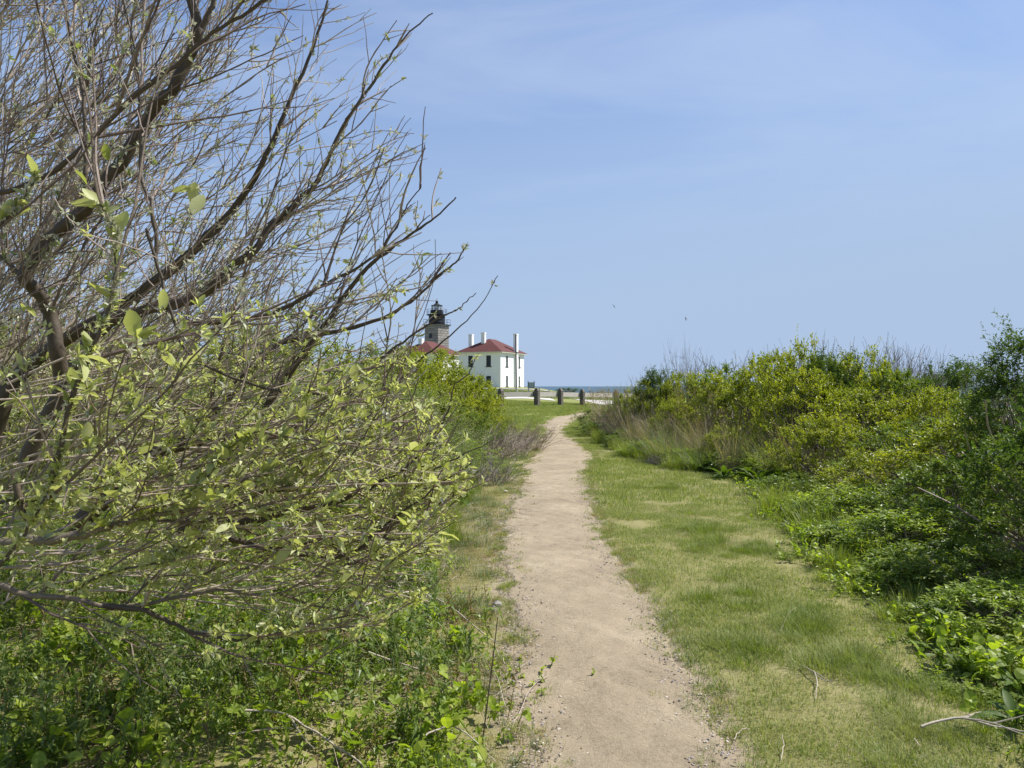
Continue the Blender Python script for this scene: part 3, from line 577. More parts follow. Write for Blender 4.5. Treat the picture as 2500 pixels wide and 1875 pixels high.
def shrub_mesh(h, r, leafm, nclump, per, lsize, tone=(0, 1), topshoots=12, lw=.5, zlow=.12, shoot=(.16, .34), stems=10, stemm=None):
    th = rng.uniform(0, 2 * math.pi, nclump); u = rng.random(nclump)
    zz = zlow + (1 - zlow) * rng.random(nclump) ** .8; prof = np.sqrt(np.clip(1 - ((zz - .42) / .62) ** 2, .05, 1))
    lob = 1 + .22 * np.sin(th * 2 + rng.random() * 6) + .14 * np.sin(th * 5 + rng.random() * 6)
    rad = r * prof * lob * (.35 + .65 * u ** .45) * rng.uniform(.8, 1.1, nclump)
    C = np.stack([rad * np.cos(th), rad * np.sin(th), zz * h * rng.uniform(.88, 1.04, nclump)], 1)
    ns = 8; O = np.repeat(C, ns, 0); out = unit(C - np.array([0, 0, h * .3]))
    D = unit(np.repeat(out, ns, 0) * .8 + rdir(nclump * ns, .5)); L = rng.uniform(shoot[0], shoot[1], nclump * ns)
    fb = NB(); tn = np.array(tone)
    shoots_leaves(fb, leaf_tpl(lw), O, D, L, per, lsize, tone=tone, ctone=np.repeat(rng.uniform(tone[0], tone[1], nclump), ns))
    # long shoots above the crown
    if topshoots:
        ti = rng.choice(nclump, topshoots); O2 = C[ti]; keep = O2[:, 2] > h * .5; O2 = O2[keep]; D2 = unit(rdir(len(O2)) * .5 + np.array([0, 0, 1.])); L2 = rng.uniform(.2, .55, len(O2))
        shoots_leaves(fb, leaf_tpl(lw), O2, D2, L2, per + 6, lsize * .85, tone=(tone[0] + .2, tone[1]))
    sb = NB()
    for k in range(stems):
        a_ = rng.uniform(0, 6.28); b0 = np.array([math.cos(a_) * r * .15, math.sin(a_) * r * .15, -.05])
        P = grow(b0, (math.cos(a_) * .6, math.sin(a_) * .6, 1), h * rng.uniform(.6, .9), 6, .14, np.array([0, 0, 1.]), .05); tube(sb, P, np.linspace(.022, .006, len(P)) * h / 2, 5, rng.random())
    for k in range(0, nclump):
        c = C[k]; b0 = c * np.array([.3, .3, .45]); mid = (b0 + c) / 2 + rng.normal(0, .05, 3); tube(sb, [b0, mid, c + unit(c - b0) * .12], [.008, .005, .002], 3, rng.random())
    return sb.mesh('stems', stemm or M['twig']), fb.mesh('foliage', leafm)

VAR = {
 'lime': [shrub_mesh(2.1, 1.15, M['lime_leaf'], 120, 13, .058, topshoots=26, lw=.62) for _ in range(3)],
 'green': [shrub_mesh(2.1, 1.15, M['green_leaf'], 120, 13, .058, topshoots=16, lw=.55) for _ in range(3)],
 'dark': [shrub_mesh(2.1, 1.0, M['dark_leaf'], 125, 14, .062, topshoots=22, lw=.42) for _ in range(2)],
 'rose': [shrub_mesh(1.5, 1.1, M['rose_leaf'], 90, 6, .03, topshoots=26, lw=.6, stems=26, stemm=M['dead_stalk']) for _ in range(1)],
 'narrow': [shrub_mesh(2.4, .55, M['dark_leaf'], 130, 15, .055, tone=(.3, 1), topshoots=26, lw=.3)],
 'forb': [shrub_mesh(.9, .62, M['weed_leaf'], 60, 9, .085, topshoots=10, lw=.27, zlow=.05, stems=8) for _ in range(2)] + [shrub_mesh(.9, .62, M['green_leaf'], 60, 9, .075, topshoots=8, lw=.36, zlow=.05, stems=8)],
 'olive': [shrub_mesh(2.1, 1.25, M['olive_leaf'], 170, 9, .045, topshoots=26, lw=.42, stems=22, shoot=(.2, .45)) for _ in range(2)],
}
def bare_mesh(h, r, n=60):
    sb = NB()
    for k in range(n):
        a_ = rng.uniform(0, 6.28); q = rng.random() ** .6; b0 = np.array([math.cos(a_) * r * q * .5, math.sin(a_) * r * q * .5, 0])
        P = grow(b0, (math.cos(a_) * .45 * q, math.sin(a_) * .45 * q, 1), h * rng.uniform(.7, 1.05), 8, .12, np.array([0, 0, 1.]), .04); tn = rng.random(); tube(sb, P, np.linspace(.010, .0028, len(P)), 4, tn)
        for s in range(6):
            i_ = rng.integers(4, 8); P2 = grow(P[i_], unit(P[i_] - P[i_ - 1]) + rng.normal(0, .55, 3), rng.uniform(.15, .5), 4, .22, np.array([0, 0, 1.]), .1); tube(sb, P2, np.linspace(.0042, .002, len(P2)), 3, tn)
    return sb.mesh('stems', M['bare_twig'])
BARE = [bare_mesh(2.2, 1.0), bare_mesh(2.2, 1.3, 80)]
cnt = [0]
def shrub(kind, px, ytop, Y, rad, label, sprout=True, ysq=None):
    x = (px - 1250) / F * Y; z0 = g1(x, Y); top = CAM_Z - (ytop - HZ) / F * Y; h = top - z0
    base_h = {'forb': .9, 'rose': 1.5, 'narrow': 2.4}.get(kind, 2.1); base_r = {'forb': .62, 'rose': 1.1, 'narrow': .55, 'dark': 1.0, 'olive': 1.25}.get(kind, 1.15)
    v = VAR[kind][cnt[0] % len(VAR[kind])]; cnt[0] += 1
    t = empty({'lime': 'honeysuckle_shrub', 'green': 'leafy_shrub', 'dark': 'dark_shrub', 'forb': 'leafy_herb', 'rose': 'wild_rose_bush', 'narrow': 'upright_shrub', 'olive': 'silvery_shrub'}[kind], (x, Y, z0), label, 'shrub', None, rng.uniform(0, 6.28))
    s = (rad / base_r, rad / base_r, h * .93 / base_h)
    link('stems', v[0], t, scl=s)
    tag(link('foliage', v[1], t, scl=s), kind='stuff'); return t
def bare(px, ytop, Y, rad, label):
    x = (px - 1250) / F * Y; z0 = g1(x, Y); h = CAM_Z - (ytop - HZ) / F * Y - z0; cnt[0] += 1
    t = empty('bare_shrub', (x, Y, z0), label, 'shrub', None, rng.uniform(0, 6.28)); link('stems', BARE[cnt[0] % 2], t, scl=(rad, rad, h / 2.2)); return t

# ---- right-hand bank
for a_ in [
 ('rose', 1490, 944, 25, 1.15, 'low reddish brown rose bush at the tip of the right-hand bank beside the guard rail'),
 ('rose', 1530, 938, 21.5, .9, 'thin reddish twiggy rose bush filling the end of the bank'),
 ('rose', 1700, 935, 17.5, .9, 'reddish rose bush rising out of the tan dead grass'),
 ('lime', 1640, 975, 17.5, .55, 'small olive-yellow bush inside the tan dead grass'),
 ('rose', 1580, 950, 22, 1.2, 'reddish brown twiggy rose bush just right of the end of the bank'),
 ('dark', 1610, 905, 21, .6, 'small dark shrub with upright leaves breaking the skyline near the sea'),
 ('lime', 1668, 912, 20, .85, 'yellow-olive shrub in front of the tall bare twigs on the skyline'),
 ('green', 1752, 890, 19, 1.0, 'mid green shrub behind the tan dry grass'),
 ('lime', 1800, 905, 17.2, 1.05, 'lime shrub rising directly above the tan dry grass'),
 ('lime', 1885, 868, 16.2, 1.15, 'broad lime shrub in the middle of the right-hand bank'),
 ('lime', 1950, 838, 15.2, .75, 'tallest lime shrub with long arching top shoots on the skyline'),
 ('dark', 2040, 868, 14.6, .8, 'dark green shrub set between bright lime ones at the bank crest'),
 ('lime', 1960, 905, 14.0, .9, 'lime shrub with a dark hollow under it in the middle of the bank'),
 ('lime', 2110, 862, 14.4, .85, 'lime shrub under the row of bare grey twigs on the crest'),
 ('green', 2180, 905, 13.6, 1.0, 'green shrub right of the lime crest shrub'),
 ('lime', 2090, 952, 12.4, .85, 'bright lime mound in front of the crest shrubs'),
 ('lime', 2010, 1018, 11.6, .7, 'low lime bush at the foot of the bank above the dock leaves'),
 ('dark', 2335, 888, 13.4, .75, 'rounded dark green shrub on the skyline with a bare spike beside it'),
 ('lime', 2290, 950, 12.0, .7, 'small lime shrub standing in front of the rounded dark shrub'),
 ('green', 2255, 1020, 10.2, .9, 'green leafy shrub halfway up the right side of the bank'),
 ('green', 2440, 955, 11.5, .9, 'green shrub at the right edge where the sea shows above it'),
 ('lime', 2375, 1030, 8.6, .95, 'broad yellow-green shrub nearest the camera on the right bank'),
 ('green', 2330, 1120, 7.4, .75, 'low mid green bush below the broad yellow-green one'),
 ('lime', 2180, 1105, 9.0, .65, 'low lime bush above the bright fresh grass'),
 ('narrow', 2512, 800, 8.2, .55, 'tall narrow dark shrub with small upright leaves at the right frame edge'),
 ('green', 2540, 1040, 6.8, .65, 'dense mid green shrub filling the right edge below the tall narrow one'),
 ('green', 2490, 1230, 5.6, .55, 'shaded green bush at the lower right edge'),
 ('dark', 2700, 960, 5.5, .85, 'shrub mostly cut off by the right frame edge, put in for its shade'),  # mostly unseen, put in so its shadow falls on the lower right corner
 ('green', 2120, 925, 17, 1.3, 'green shrub behind the crest, seen through gaps'),
 ('dark', 2240, 915, 16.5, 1.2, 'dark shrub behind the crest near the bare twigs'),
 ('green', 1990, 915, 18, 1.4, 'green shrub at the back of the bank centre'),
 ('green', 1535, 962, 24, .9, 'rounded green shrub at the far end of the right bank behind the reddish rose bush'),
 ('green', 1450, 1000, 27, .7, 'lowest rounded green shrub where the right bank meets the far grass'),
 ('lime', 1590, 930, 21, .8, 'small lime shrub between the dark skyline shrub and the rose bush'),
 ('green', 1462, 1030, 23.5, .7, 'low green mound at the inside of the far path bend'),
 ('green', 1530, 1050, 19.5, .65, 'low green mound in front of the far thicket of dead stems'),
 ('forb', 1600, 1078, 17, .6, 'low leafy clump at the lawn edge left of the dock row'),
 ('forb', 1690, 1098, 15.3, .6, 'leafy clump right behind the start of the dock row'),
 ('forb', 1790, 1100, 14.2, .6, 'leafy clump behind the middle of the dock row'),
 ('forb', 1900, 1108, 13.0, .6, 'leafy clump behind the right end of the dock row'),
 ('lime', 1770, 1045, 14.8, .5, 'small lime sprig bush among the dead grass stems'),
 ('forb', 1960, 1165, 10.6, .55, 'bright leafy clump where the lawn widens, farthest of the lush ones'),
 ('forb', 2020, 1215, 9.2, .5, 'bright lance-leaved clump at the widest part of the lawn'),
 ('forb', 2120, 1195, 8.6, .6, 'lush clump behind the bright lance-leaved one'),
 ('forb', 2110, 1285, 7.3, .45, 'lush lance-leaved clump leaning out over the lawn'),
 ('forb', 2220, 1255, 7.0, .55, 'tall lush clump under the low mid green bush'),
 ('forb', 2210, 1385, 6.0, .40, 'half shaded leafy clump on the lower right lawn edge'),
 ('forb', 2330, 1340, 5.8, .5, 'shaded leafy clump below the right shrubs'),
 ('forb', 2340, 1500, 4.9, .35, 'shaded low clump near the lower right, left of the frame edge'),
 ('forb', 2450, 1440, 4.8, .42, 'shaded tall clump at the lower right frame edge'),
 ('forb', 2440, 1640, 4.0, .30, 'broken shade clump in the lower right corner'),
]: shrub(*a_)
for a_ in [
 (1665, 828, 21, .55, 'clump of tall bare grey twigs standing against the sky left of the bank crest'),
 (1790, 855, 21, 1.3, 'wide haze of leafless grey twigs on the skyline behind the lime shrubs'),
 (1880, 862, 19.5, 1.0, 'leafless grey shrub behind the broad lime shrub'),
 (2090, 822, 15.8, .9, 'leafless twig clump on the crest above the dark shrub'),
 (2180, 828, 15.3, .9, 'leafless twig clump on the crest, right of the lime shoots'),
 (2250, 850, 15, .6, 'short leafless twig clump sloping down toward the rounded dark shrub'),
 (2405, 868, 12.5, .35, 'single spike of bare twigs between the rounded dark shrub and the frame edge'),
 (2480, 850, 10, .3, 'bare wispy twigs beside the tall narrow shrub'),
 (1590, 905, 22, .6, 'small leafless twig clump near the left end of the bank'),
]: bare(*a_)
# ---- left bank beyond the big tree
for a_ in [
 ('lime', 1190, 1002, 26, .8, 'small lime shrub just below the first post of the guard rail'),
 ('lime', 1120, 905, 24, 1.2, 'bright lime shrub in front of the white house wall'),
 ('lime', 1045, 852, 24.5, 1.35, 'bright lime shrub under the red roof of the nearer lighthouse building'),
 ('lime', 985, 850, 22, 1.15, 'bright lime shrub left of the lighthouse base'),
 ('green', 905, 845, 22, 1.3, 'green shrub behind the twigs left of the lighthouse'),
 ('lime', 1150, 975, 21, .9, 'low lime shrub beside the dry thicket left of the path'),
 ('lime', 1060, 960, 19, 1.1, 'lime shrub above the tall grey-green grass'),
 ('lime', 800, 830, 21, 1.3, 'lime shrub seen through the middle of the bare branches'),
 ('green', 700, 810, 19, 1.4, 'green shrub rising highest behind the bare branches'),
 ('lime', 620, 792, 20, 1.0, 'lime topped shrub with an upright tip behind the branches'),
 ('green', 520, 830, 19, 1.5, 'green shrub behind the dense brown twigs'),
 ('green', 380, 820, 18, 1.5, 'green shrub behind the forked trunk, right side'),
 ('lime', 230, 810, 18, 1.5, 'lime shrub behind the forked trunk, left side'),
 ('green', 60, 785, 17, 1.5, 'green shrub at the left frame edge seen through twigs'),
 ('lime', -80, 780, 16, 1.4, 'lime shrub cut by the left frame edge'),
 ('green', 950, 935, 17, 1.2, 'green shrub behind the drooping leafy branches'),
 ('olive', 860, 900, 13, 1.5, 'silvery budding shrub behind the branch tips'),
 ('olive', 1010, 955, 13.5, 1.0, 'silvery budding shrub nearest the path behind the branch tips'),
 ('olive', 640, 890, 11.5, 1.6, 'silvery budding shrub behind the centre of the bare tree'),
 ('olive', 400, 900, 10.5, 1.6, 'silvery budding shrub behind the lower trunk'),
 ('olive', 150, 900, 10, 1.6, 'silvery budding shrub behind the trunks at far left'),
 ('lime', 1160, 935, 24.5, .8, 'lime shrub at the right end of the left bank below the white house corner'),
 ('lime', 1095, 888, 21.5, 1.1, 'full lime shrub filling the view below the two houses'),
 ('lime', 1010, 868, 19, 1.1, 'lime shrub beside the branch tips below the lighthouse'),
 ('green', 1130, 1000, 18.5, .8, 'green shrub low on the left bank above the dark plants'),
 ('lime', 1185, 1005, 22.5, .7, 'lime bush just above the dry thicket'),
 ('forb', 1180, 1050, 19, .6, 'leafy clump above the dry thicket on the left bank'),
 ('forb', 1110, 1075, 15.5, .6, 'leafy clump in the grey-green grass of the left bank'),
 ('forb', 1060, 1120, 12.8, .5, 'leafy clump under the hanging branch tips'),
 ('forb', 1095, 1180, 11.0, .4, 'low leafy clump at the verge where the branch tips end'),
]: shrub(*a_)
# far scrub in front of the sea
shrub('dark', 1388, 947, 84, 1.25, 'low dark green bush on the shore rise in front of the sea')
for px, yt, Y, r_, lb in [(1432, 958, 66, 1.2, 'low scrub bush at the foot of the small sign'), (1468, 955, 60, 1.3, 'low scrub bush against the sea right of the small sign'), (1340, 955, 82, .8, 'low tuft of scrub at the end of the split rail fence')]:
    shrub('rose', px, yt, Y, r_, lb)

# ------------------------------------------------------------------ the big leaning tree on the left
def outline(py): return np.interp(py, [-600, 0, 30, 190, 270, 450, 490, 610, 670, 740, 800, 900, 1000, 1150, 1350, 1450, 1560, 1650], [640, 790, 960, 1000, 1025, 1010, 1060, 1090, 1110, 1030, 1000, 1030, 1075, 1165, 1100, 1030, 950, 850])
def proj(p): return 1250 + p[0] / p[1] * F, HZ - (p[2] - CAM_Z) / p[1] * F
base = (-3.7, 4.2, g1(-3.7, 4.2))
tree = empty('leaning_tree', base, 'many-stemmed leaning tree with nearly bare dark branches and silvery young leaves, filling the left side', 'tree')
toff = np.array(base)
LIMB = [  # (pixel, pixel, distance) points, start and end radius in metres
 ([(156, 1010, 3.5), (150, 921, 3.45), (135, 836, 3.4), (122, 769, 3.4), (93, 714, 3.35), (60, 678, 3.3), (84, 624, 3.3), (130, 575, 3.3), (198, 519, 3.25), (262, 435, 3.2), (304, 380, 3.2), (371, 274, 3.2), (418, 219, 3.15), (456, 148, 3.15), (481, 84, 3.1), (468, 0, 3.1), (440, -90, 3.1)], .033, .020),
 ([(60, 678, 3.3), (30, 650, 3.3), (-30, 600, 3.3), (-90, 520, 3.3)], .012, .006),
 ([(481, 84, 3.1), (505, 40, 3.1), (530, -30, 3.1), (560, -120, 3.1)], .012, .007),
 ([(60, 1130, 3.9), (135, 980, 3.9), (200, 860, 3.9), (270, 781, 3.9), (359, 756, 3.9), (464, 731, 3.9), (523, 697, 3.85), (570, 651, 3.8), (624, 608, 3.8), (658, 553, 3.8), (696, 523, 3.8), (743, 473, 3.8), (765, 457, 3.8), (808, 370, 3.75), (837, 312, 3.75), (866, 264, 3.7), (919, 187, 3.7), (968, 114, 3.7), (1010, 70, 3.7), (1057, 30, 3.7)], .036, .0028),
 ([(-60, 1250, 4.6), (0, 1000, 4.5), (50, 915, 4.5), (105, 865, 4.5), (202, 802, 4.4), (320, 730, 4.4), (440, 640, 4.3), (560, 520, 4.3), (640, 400, 4.2), (700, 260, 4.2), (760, 120, 4.2), (800, 0, 4.2)], .055, .006),
 ([(180, 1290, 3.4), (253, 1224, 3.4), (329, 1144, 3.4), (401, 1098, 3.4), (519, 1073, 3.4), (612, 1056, 3.4), (645, 1013, 3.4), (675, 954, 3.4), (717, 895, 3.4), (780, 811, 3.4), (840, 725, 3.4), (900, 650, 3.35), (960, 602, 3.35), (1020, 560, 3.3), (1070, 522, 3.3), (1112, 481, 3.3)], .034, .0028),
 ([(401, 1098, 3.4), (480, 1040, 3.5), (548, 980, 3.5), (610, 900, 3.5), (675, 840, 3.6), (770, 820, 3.6), (860, 800, 3.6), (950, 770, 3.6), (1020, 722, 3.6), (1080, 667, 3.6), (1110, 642, 3.6), (1136, 606, 3.6)], .020, .003),
 ([(430, 785, 3.0), (520, 790, 3.0), (640, 770, 3.0), (715, 740, 3.0), (800, 690, 3.0), (870, 655, 3.0), (925, 612, 3.0), (962, 560, 3.0), (992, 505, 3.0), (1030, 452, 3.0)], .012, .002),
 ([(420, 1300, 3.1), (500, 1285, 3.1), (600, 1272, 3.1), (701, 1251, 3.1), (831, 1222, 3.1), (875, 1197, 3.1), (950, 1165, 3.1), (1034, 1153, 3.1), (1130, 1110, 3.1), (1200, 1075, 3.1)], .018, .002),
 ([(450, 1210, 3.6), (600, 1171, 3.6), (734, 1113, 3.6), (830, 1070, 3.6), (905, 1010, 3.6), (960, 950, 3.6), (1010, 890, 3.6), (1070, 843, 3.6), (1130, 790, 3.6), (1180, 735, 3.6), (1214, 671, 3.6)], .011, .0016),
 ([(900, 1195, 3.2), (998, 1135, 3.2), (1052, 1070, 3.2), (1095, 1001, 3.2), (1110, 940, 3.2), (1142, 915, 3.2), (1155, 885, 3.2), (1167, 862, 3.2)], .0060, .0014),
 ([(-60, 1325, 2.6), (0, 1323, 2.6), (122, 1319, 2.6), (211, 1303, 2.6), (290, 1280, 2.6), (366, 1258, 2.6), (480, 1240, 2.6), (600, 1190, 2.6), (700, 1180, 2.7)], .020, .004),
 ([(430, 1270, 2.9), (561, 1311, 2.9), (651, 1339, 2.9), (834, 1358, 2.9), (930, 1290, 2.9), (1050, 1200, 2.9), (1150, 1130, 2.9)], .015, .002),
 ([(-80, 1410, 2.9), (0, 1429, 2.9), (69, 1453, 2.9), (163, 1457, 2.9), (252, 1478, 2.9), (350, 1475, 2.9), (450, 1455, 2.9), (540, 1440, 2.9), (670, 1448, 2.9), (760, 1410, 2.9), (860, 1375, 2.9), (960, 1330, 2.9), (1060, 1270, 2.9)], .013, .002),
 ([(252, 1478, 2.9), (350, 1490, 2.8), (419, 1518, 2.8), (488, 1547, 2.7), (610, 1559, 2.7), (720, 1530, 2.7), (860, 1500, 2.7)], .011, .002),
 ([(40, 1180, 2.4), (70, 1270, 2.4), (130, 1160, 2.3), (180, 960, 2.3), (230, 840, 2.3), (268, 740, 2.3), (282, 640, 2.3), (280, 560, 2.3), (235, 500, 2.3)], .010, .0025),
 ([(384, 620, 2.9), (370, 500, 2.9), (345, 430, 3.0), (340, 250, 3.0), (330, 120, 3.0), (300, 0, 3.0), (280, -60, 3.0)], .008, .004),
 ([(210, 470, 3.2), (205, 420, 3.2), (208, 350, 3.2), (200, 220, 3.2), (170, 90, 3.2), (155, 0, 3.2), (150, -60, 3.2)], .010, .005),
 ([(-40, 480, 2.9), (100, 435, 2.9), (210, 350, 2.9), (310, 250, 2.9), (420, 165, 2.9), (500, 90, 2.9), (600, 30, 2.9), (700, -40, 2.9)], .010, .006),
 ([(-40, 1440, 2.3), (40, 1330, 2.3), (100, 1240, 2.3), (140, 1150, 2.3), (150, 1080, 2.3)], .006, .002),
 ([(-40, 1240, 2.4), (40, 1220, 2.4), (120, 1225, 2.4), (220, 1200, 2.4), (300, 1140, 2.4)], .006, .002),
 ([(-60, 620, 2.3), (0, 555, 2.3), (50, 490, 2.3), (90, 430, 2.3)], .007, .002),
 ([(180, 1440, 2.5), (260, 1400, 2.5), (340, 1385, 2.5), (410, 1370, 2.5), (470, 1340, 2.5)], .005, .0018),
 ([(300, 1240, 2.6), (420, 1230, 2.6), (500, 1170, 2.6), (560, 1090, 2.6), (640, 1050, 2.6)], .005, .0018),
 ([(900, 905, 3.3), (960, 850, 3.3), (1030, 802, 3.3), (1085, 770, 3.3), (1115, 755, 3.3), (1140, 735, 3.3), (1162, 714, 3.3)], .006, .0016),
 ([(860, 960, 2.8), (740, 960, 2.8), (600, 935, 2.8), (470, 870, 2.8), (420, 770, 2.8), (380, 640, 2.8), (360, 560, 2.8)], .004, .006),
]
twn = NB(); bud = NB(); fol = NB(); big = []
def smooth_line(P, n):
    P = np.array(P); t = np.linspace(0, 1, len(P)); u = np.linspace(0, 1, n); out = []
    k = np.clip((u * (len(P) - 1)).astype(int), 0, len(P) - 2); f = (u * (len(P) - 1) - k)[:, None]
    g = lambda i_: P[np.clip(i_, 0, len(P) - 1)]
    return .5 * (2 * g(k) + (g(k + 1) - g(k - 1)) * f + (2 * g(k - 1) - 5 * g(k) + 4 * g(k + 1) - g(k + 2)) * f ** 2 + (3 * g(k) - g(k - 1) - 3 * g(k + 1) + g(k + 2)) * f ** 3)
leaf_jobs = {'P': [], 'D': [], 'k': []}
def nodes_on(P, density):
    """young leaf clusters along a twig"""
    L = np.linalg.norm(np.diff(P, axis=0), axis=1).sum(); n = rng.poisson(L * density)
    for _ in range(n):
        u = rng.random() ** .8 * (len(P) - 1.001); i_ = int(u); q = P[i_] + (P[i_ + 1] - P[i_]) * (u - i_); leaf_jobs['P'].append(q); leaf_jobs['D'].append(P[i_ + 1] - P[i_])
UPR = np.array([.55, .0, .75])
def leafiness(p):
    return float(np.interp(p[2], [.4, .8, 1.3, 1.7, 2.2, 3.2], [5, 11, 10, 5, 3.2, 2.4]))
def inside(p, m=0):
    if p[1] < 1.6: return False
    px, py = proj(p); return px < outline(py) - 18 + m + 45 * math.sin(py * .021) * (py < 650) and py < 1700
def branchlets(P, r0, n, Lr, lvl):
    m = len(P)
    for k in range(n):
        u = (k + rng.random()) / n * .9 + .08; i_ = min(int(u * (m - 1)), m - 2); p = P[i_] + (P[i_ + 1] - P[i_]) * (u * (m - 1) - i_)
        tdir = unit(P[i_ + 1] - P[i_]); side = unit(np.cross(tdir, rdir(1)[0])); ang = rng.uniform(.35, 1.0)
        d = tdir * math.cos(ang) + side * math.sin(ang); d = d + UPR * .25 + np.array([0, 0, .12 if lvl == 2 else .0])
        L = rng.uniform(*Lr) * (1 - .45 * u)
        Q = grow(p, d, L, 10 if lvl == 2 else 7, .075 if lvl == 2 else .10, UPR if p[2] > 1.0 else np.array([.8, 0, .15]), .05)
        e = 0
        while not inside(Q[-1], 10 if rng.random() < .90 else 75) and len(Q) > 2: Q = Q[:-1]
        if len(Q) < 3: continue
        far_ = P[0][1] > 4.0; rr_ = min(r0 * .6, rng.uniform(.0032, .0064) if lvl == 2 else rng.uniform(.0019, .0032)); tn = rng.random() * .8 + (.4 if far_ else 0)
        tube(twn, Q - toff, np.linspace(rr_, .0012 if lvl == 3 else .0017, len(Q)) * (1 + .22 * (np.arange(len(Q)) % 2)), 4, tn)
        nodes_on(Q, leafiness(Q[len(Q) // 2]))
        if lvl == 2: branchlets(Q, rr_, max(2, int(len(Q) * (.40 if p[2] > 1.6 else .55))), (.12, .6), 3)
for k, (pts, r0, r1) in enumerate(LIMB):
    P = smooth_line([tuple(at(*q)) for q in pts], len(pts) * 4)
    P += rng.normal(0, .0025, P.shape)
    P[:, 2] = np.maximum(P[:, 2], .05)
    nb = NB(); tube(nb, P - toff, (r1 + (r0 - r1) * (1 - np.linspace(0, 1, len(P))) ** 1.3) * (1 + .10 * np.abs(rng.normal(0, 1, len(P))) * (rng.random(len(P)) < .4)), 10, rng.uniform(.0, .25) if k not in (11, 13) else .6)
    link('branch', nb.mesh('branch', M['bark'], True), tree)
    L = np.linalg.norm(np.diff(P, axis=0), axis=1).sum()
    if P[:, 1].max() < 2.75: nodes_on(P, 45); nodes_on(P, 45)
    nodes_on(P[len(P) // 3:], 2.5); branchlets(P[2:] if k not in (9, 10) else P[2:len(P) * 3 // 5], r0, int(L * 6.5), (.35, 1.15), 2)
# stems rising behind the traced ones, fanning out of the same root
for k in range(40):
    Y1 = rng.uniform(4.2, 7.5); py = rng.choice([rng.uniform(-500, 300), rng.uniform(200, 900), rng.uniform(700, 1400)]); X1 = min(outline(py), 1060) * rng.uniform(.12, .93) if k % 3 else rng.uniform(-150, 500)
    p1 = np.array(at(X1, py, Y1)); p1[2] = max(p1[2], .3); b0 = np.array([0, rng.uniform(4.2, 6.2), 0.]); b0[0] = -b0[1] * rng.uniform(.70, .92); b0[2] = g1(b0[0], b0[1]) - .05
    c = (b0 + p1) / 2 + np.array([-.12 * np.linalg.norm(p1 - b0), 0, .10 * np.linalg.norm(p1 - b0)]) + rng.normal(0, .12, 3)
    u = np.linspace(0, 1, 22)[:, None]; P = b0 * (1 - u) ** 2 + 2 * c * u * (1 - u) + p1 * u * u
    P = P + np.cumsum(rng.normal(0, .012, P.shape), 0)
    nb = NB(); r0 = rng.uniform(.007, .015); tube(nb, P - toff, np.linspace(r0, .0025, len(P)), 7, rng.uniform(.6, 1.2)); link('branch', nb.mesh('branch', M['bark'], True), tree)
    L = np.linalg.norm(np.diff(P, axis=0), axis=1).sum(); branchlets(P[5:], r0, int(L * 6), (.4, 1.3), 2)
# upper-left tangle of fine brown shoots
for k in range(34):
    p = np.array(at(rng.uniform(-350, 60), rng.uniform(-150, 1100), rng.uniform(3.2, 6))); Q = grow(p, (rng.uniform(.6, 1), rng.uniform(-.2, .2), rng.uniform(.15, .9)), rng.uniform(.8, 1.9), 12, .07, np.array([.3, 0, 1.]), .025)
    tube(twn, Q - toff, np.linspace(.006, .0016, len(Q)), 4, rng.uniform(.7, 1.3)); nodes_on(Q, leafiness(Q[6]) * .5); branchlets(Q, .006, 9, (.2, .7), 2)
# low pale shoots reaching out over the weeds and the verge
for k in range(170):
    py = rng.uniform(930, 1450); p = np.array(at(rng.uniform(-80, 780), py, rng.uniform(2.7, 4.6))); p[2] = max(p[2], .15)
    Q = grow(p, (1, rng.uniform(-.3, .3), rng.uniform(-.10, .50)), rng.uniform(.6, 1.5), 12, .07, np.array([.4, 0, .5]), .03)
    while len(Q) > 3 and not inside(Q[-1], 10): Q = Q[:-1]
    if len(Q) < 4: continue
    tube(twn, Q - toff, np.linspace(rng.uniform(.003, .006), .0014, len(Q)), 4, rng.uniform(.7, 1.2)); nodes_on(Q, 6); branchlets(Q, .005, 5, (.12, .5), 3)
link('trunk', (lambda nb: (tube(nb, np.array([(-3.75, 4.25, -.1), (-3.7, 4.2, .12), (-3.6, 4.15, .35), (-3.5, 4.1, .6), (-3.4, 4.0, .95)]) - toff, [.15, .12, .10, .08, .04], 12, .3), nb.mesh('trunk', M['bark'], True))[1])(NB()), tree)
tag(link('twigs', twn.mesh('twigs', M['twig']), tree), kind='stuff')
JP = np.array(leaf_jobs['P']); JD = unit(np.array(leaf_jobs['D'])); n = len(JP)

# silvery bud tufts: several tiny leaves each; green young leaves on a part of the nodes
rep = 6; P = np.repeat(JP, rep, 0) + rng.normal(0, .004, (n * rep, 3)); D = unit(np.repeat(JD, rep, 0) * .5 + rdir(n * rep, .2)); nt_ = np.repeat(rng.random(n), rep)
S_ = rng.uniform(.012, .030, n * rep); T_ = nt_ * .6 + rng.random(n * rep) * .4; lowm = np.repeat(rng.random(n) < np.interp(JP[:, 2], [1.5, 2.0], [.85, .0]), rep); N_ = rdir(n * rep, 1)
put(bud, leaf_tpl(.42, .12, .1), (P - toff)[~lowm], D[~lowm], N_[~lowm], S_[~lowm], T_[~lowm]); bud2 = NB(); put(bud2, leaf_tpl(.42, .12, .1), (P - toff)[lowm], D[lowm], N_[lowm], S_[lowm] * 1.1, T_[lowm])
tag(link('leaf_buds', bud.mesh('leaf_buds', M['silver_bud']), tree), kind='stuff'); tag(link('leaf_buds', bud2.mesh('leaf_buds', M['pale_bud']), tree), kind='stuff')
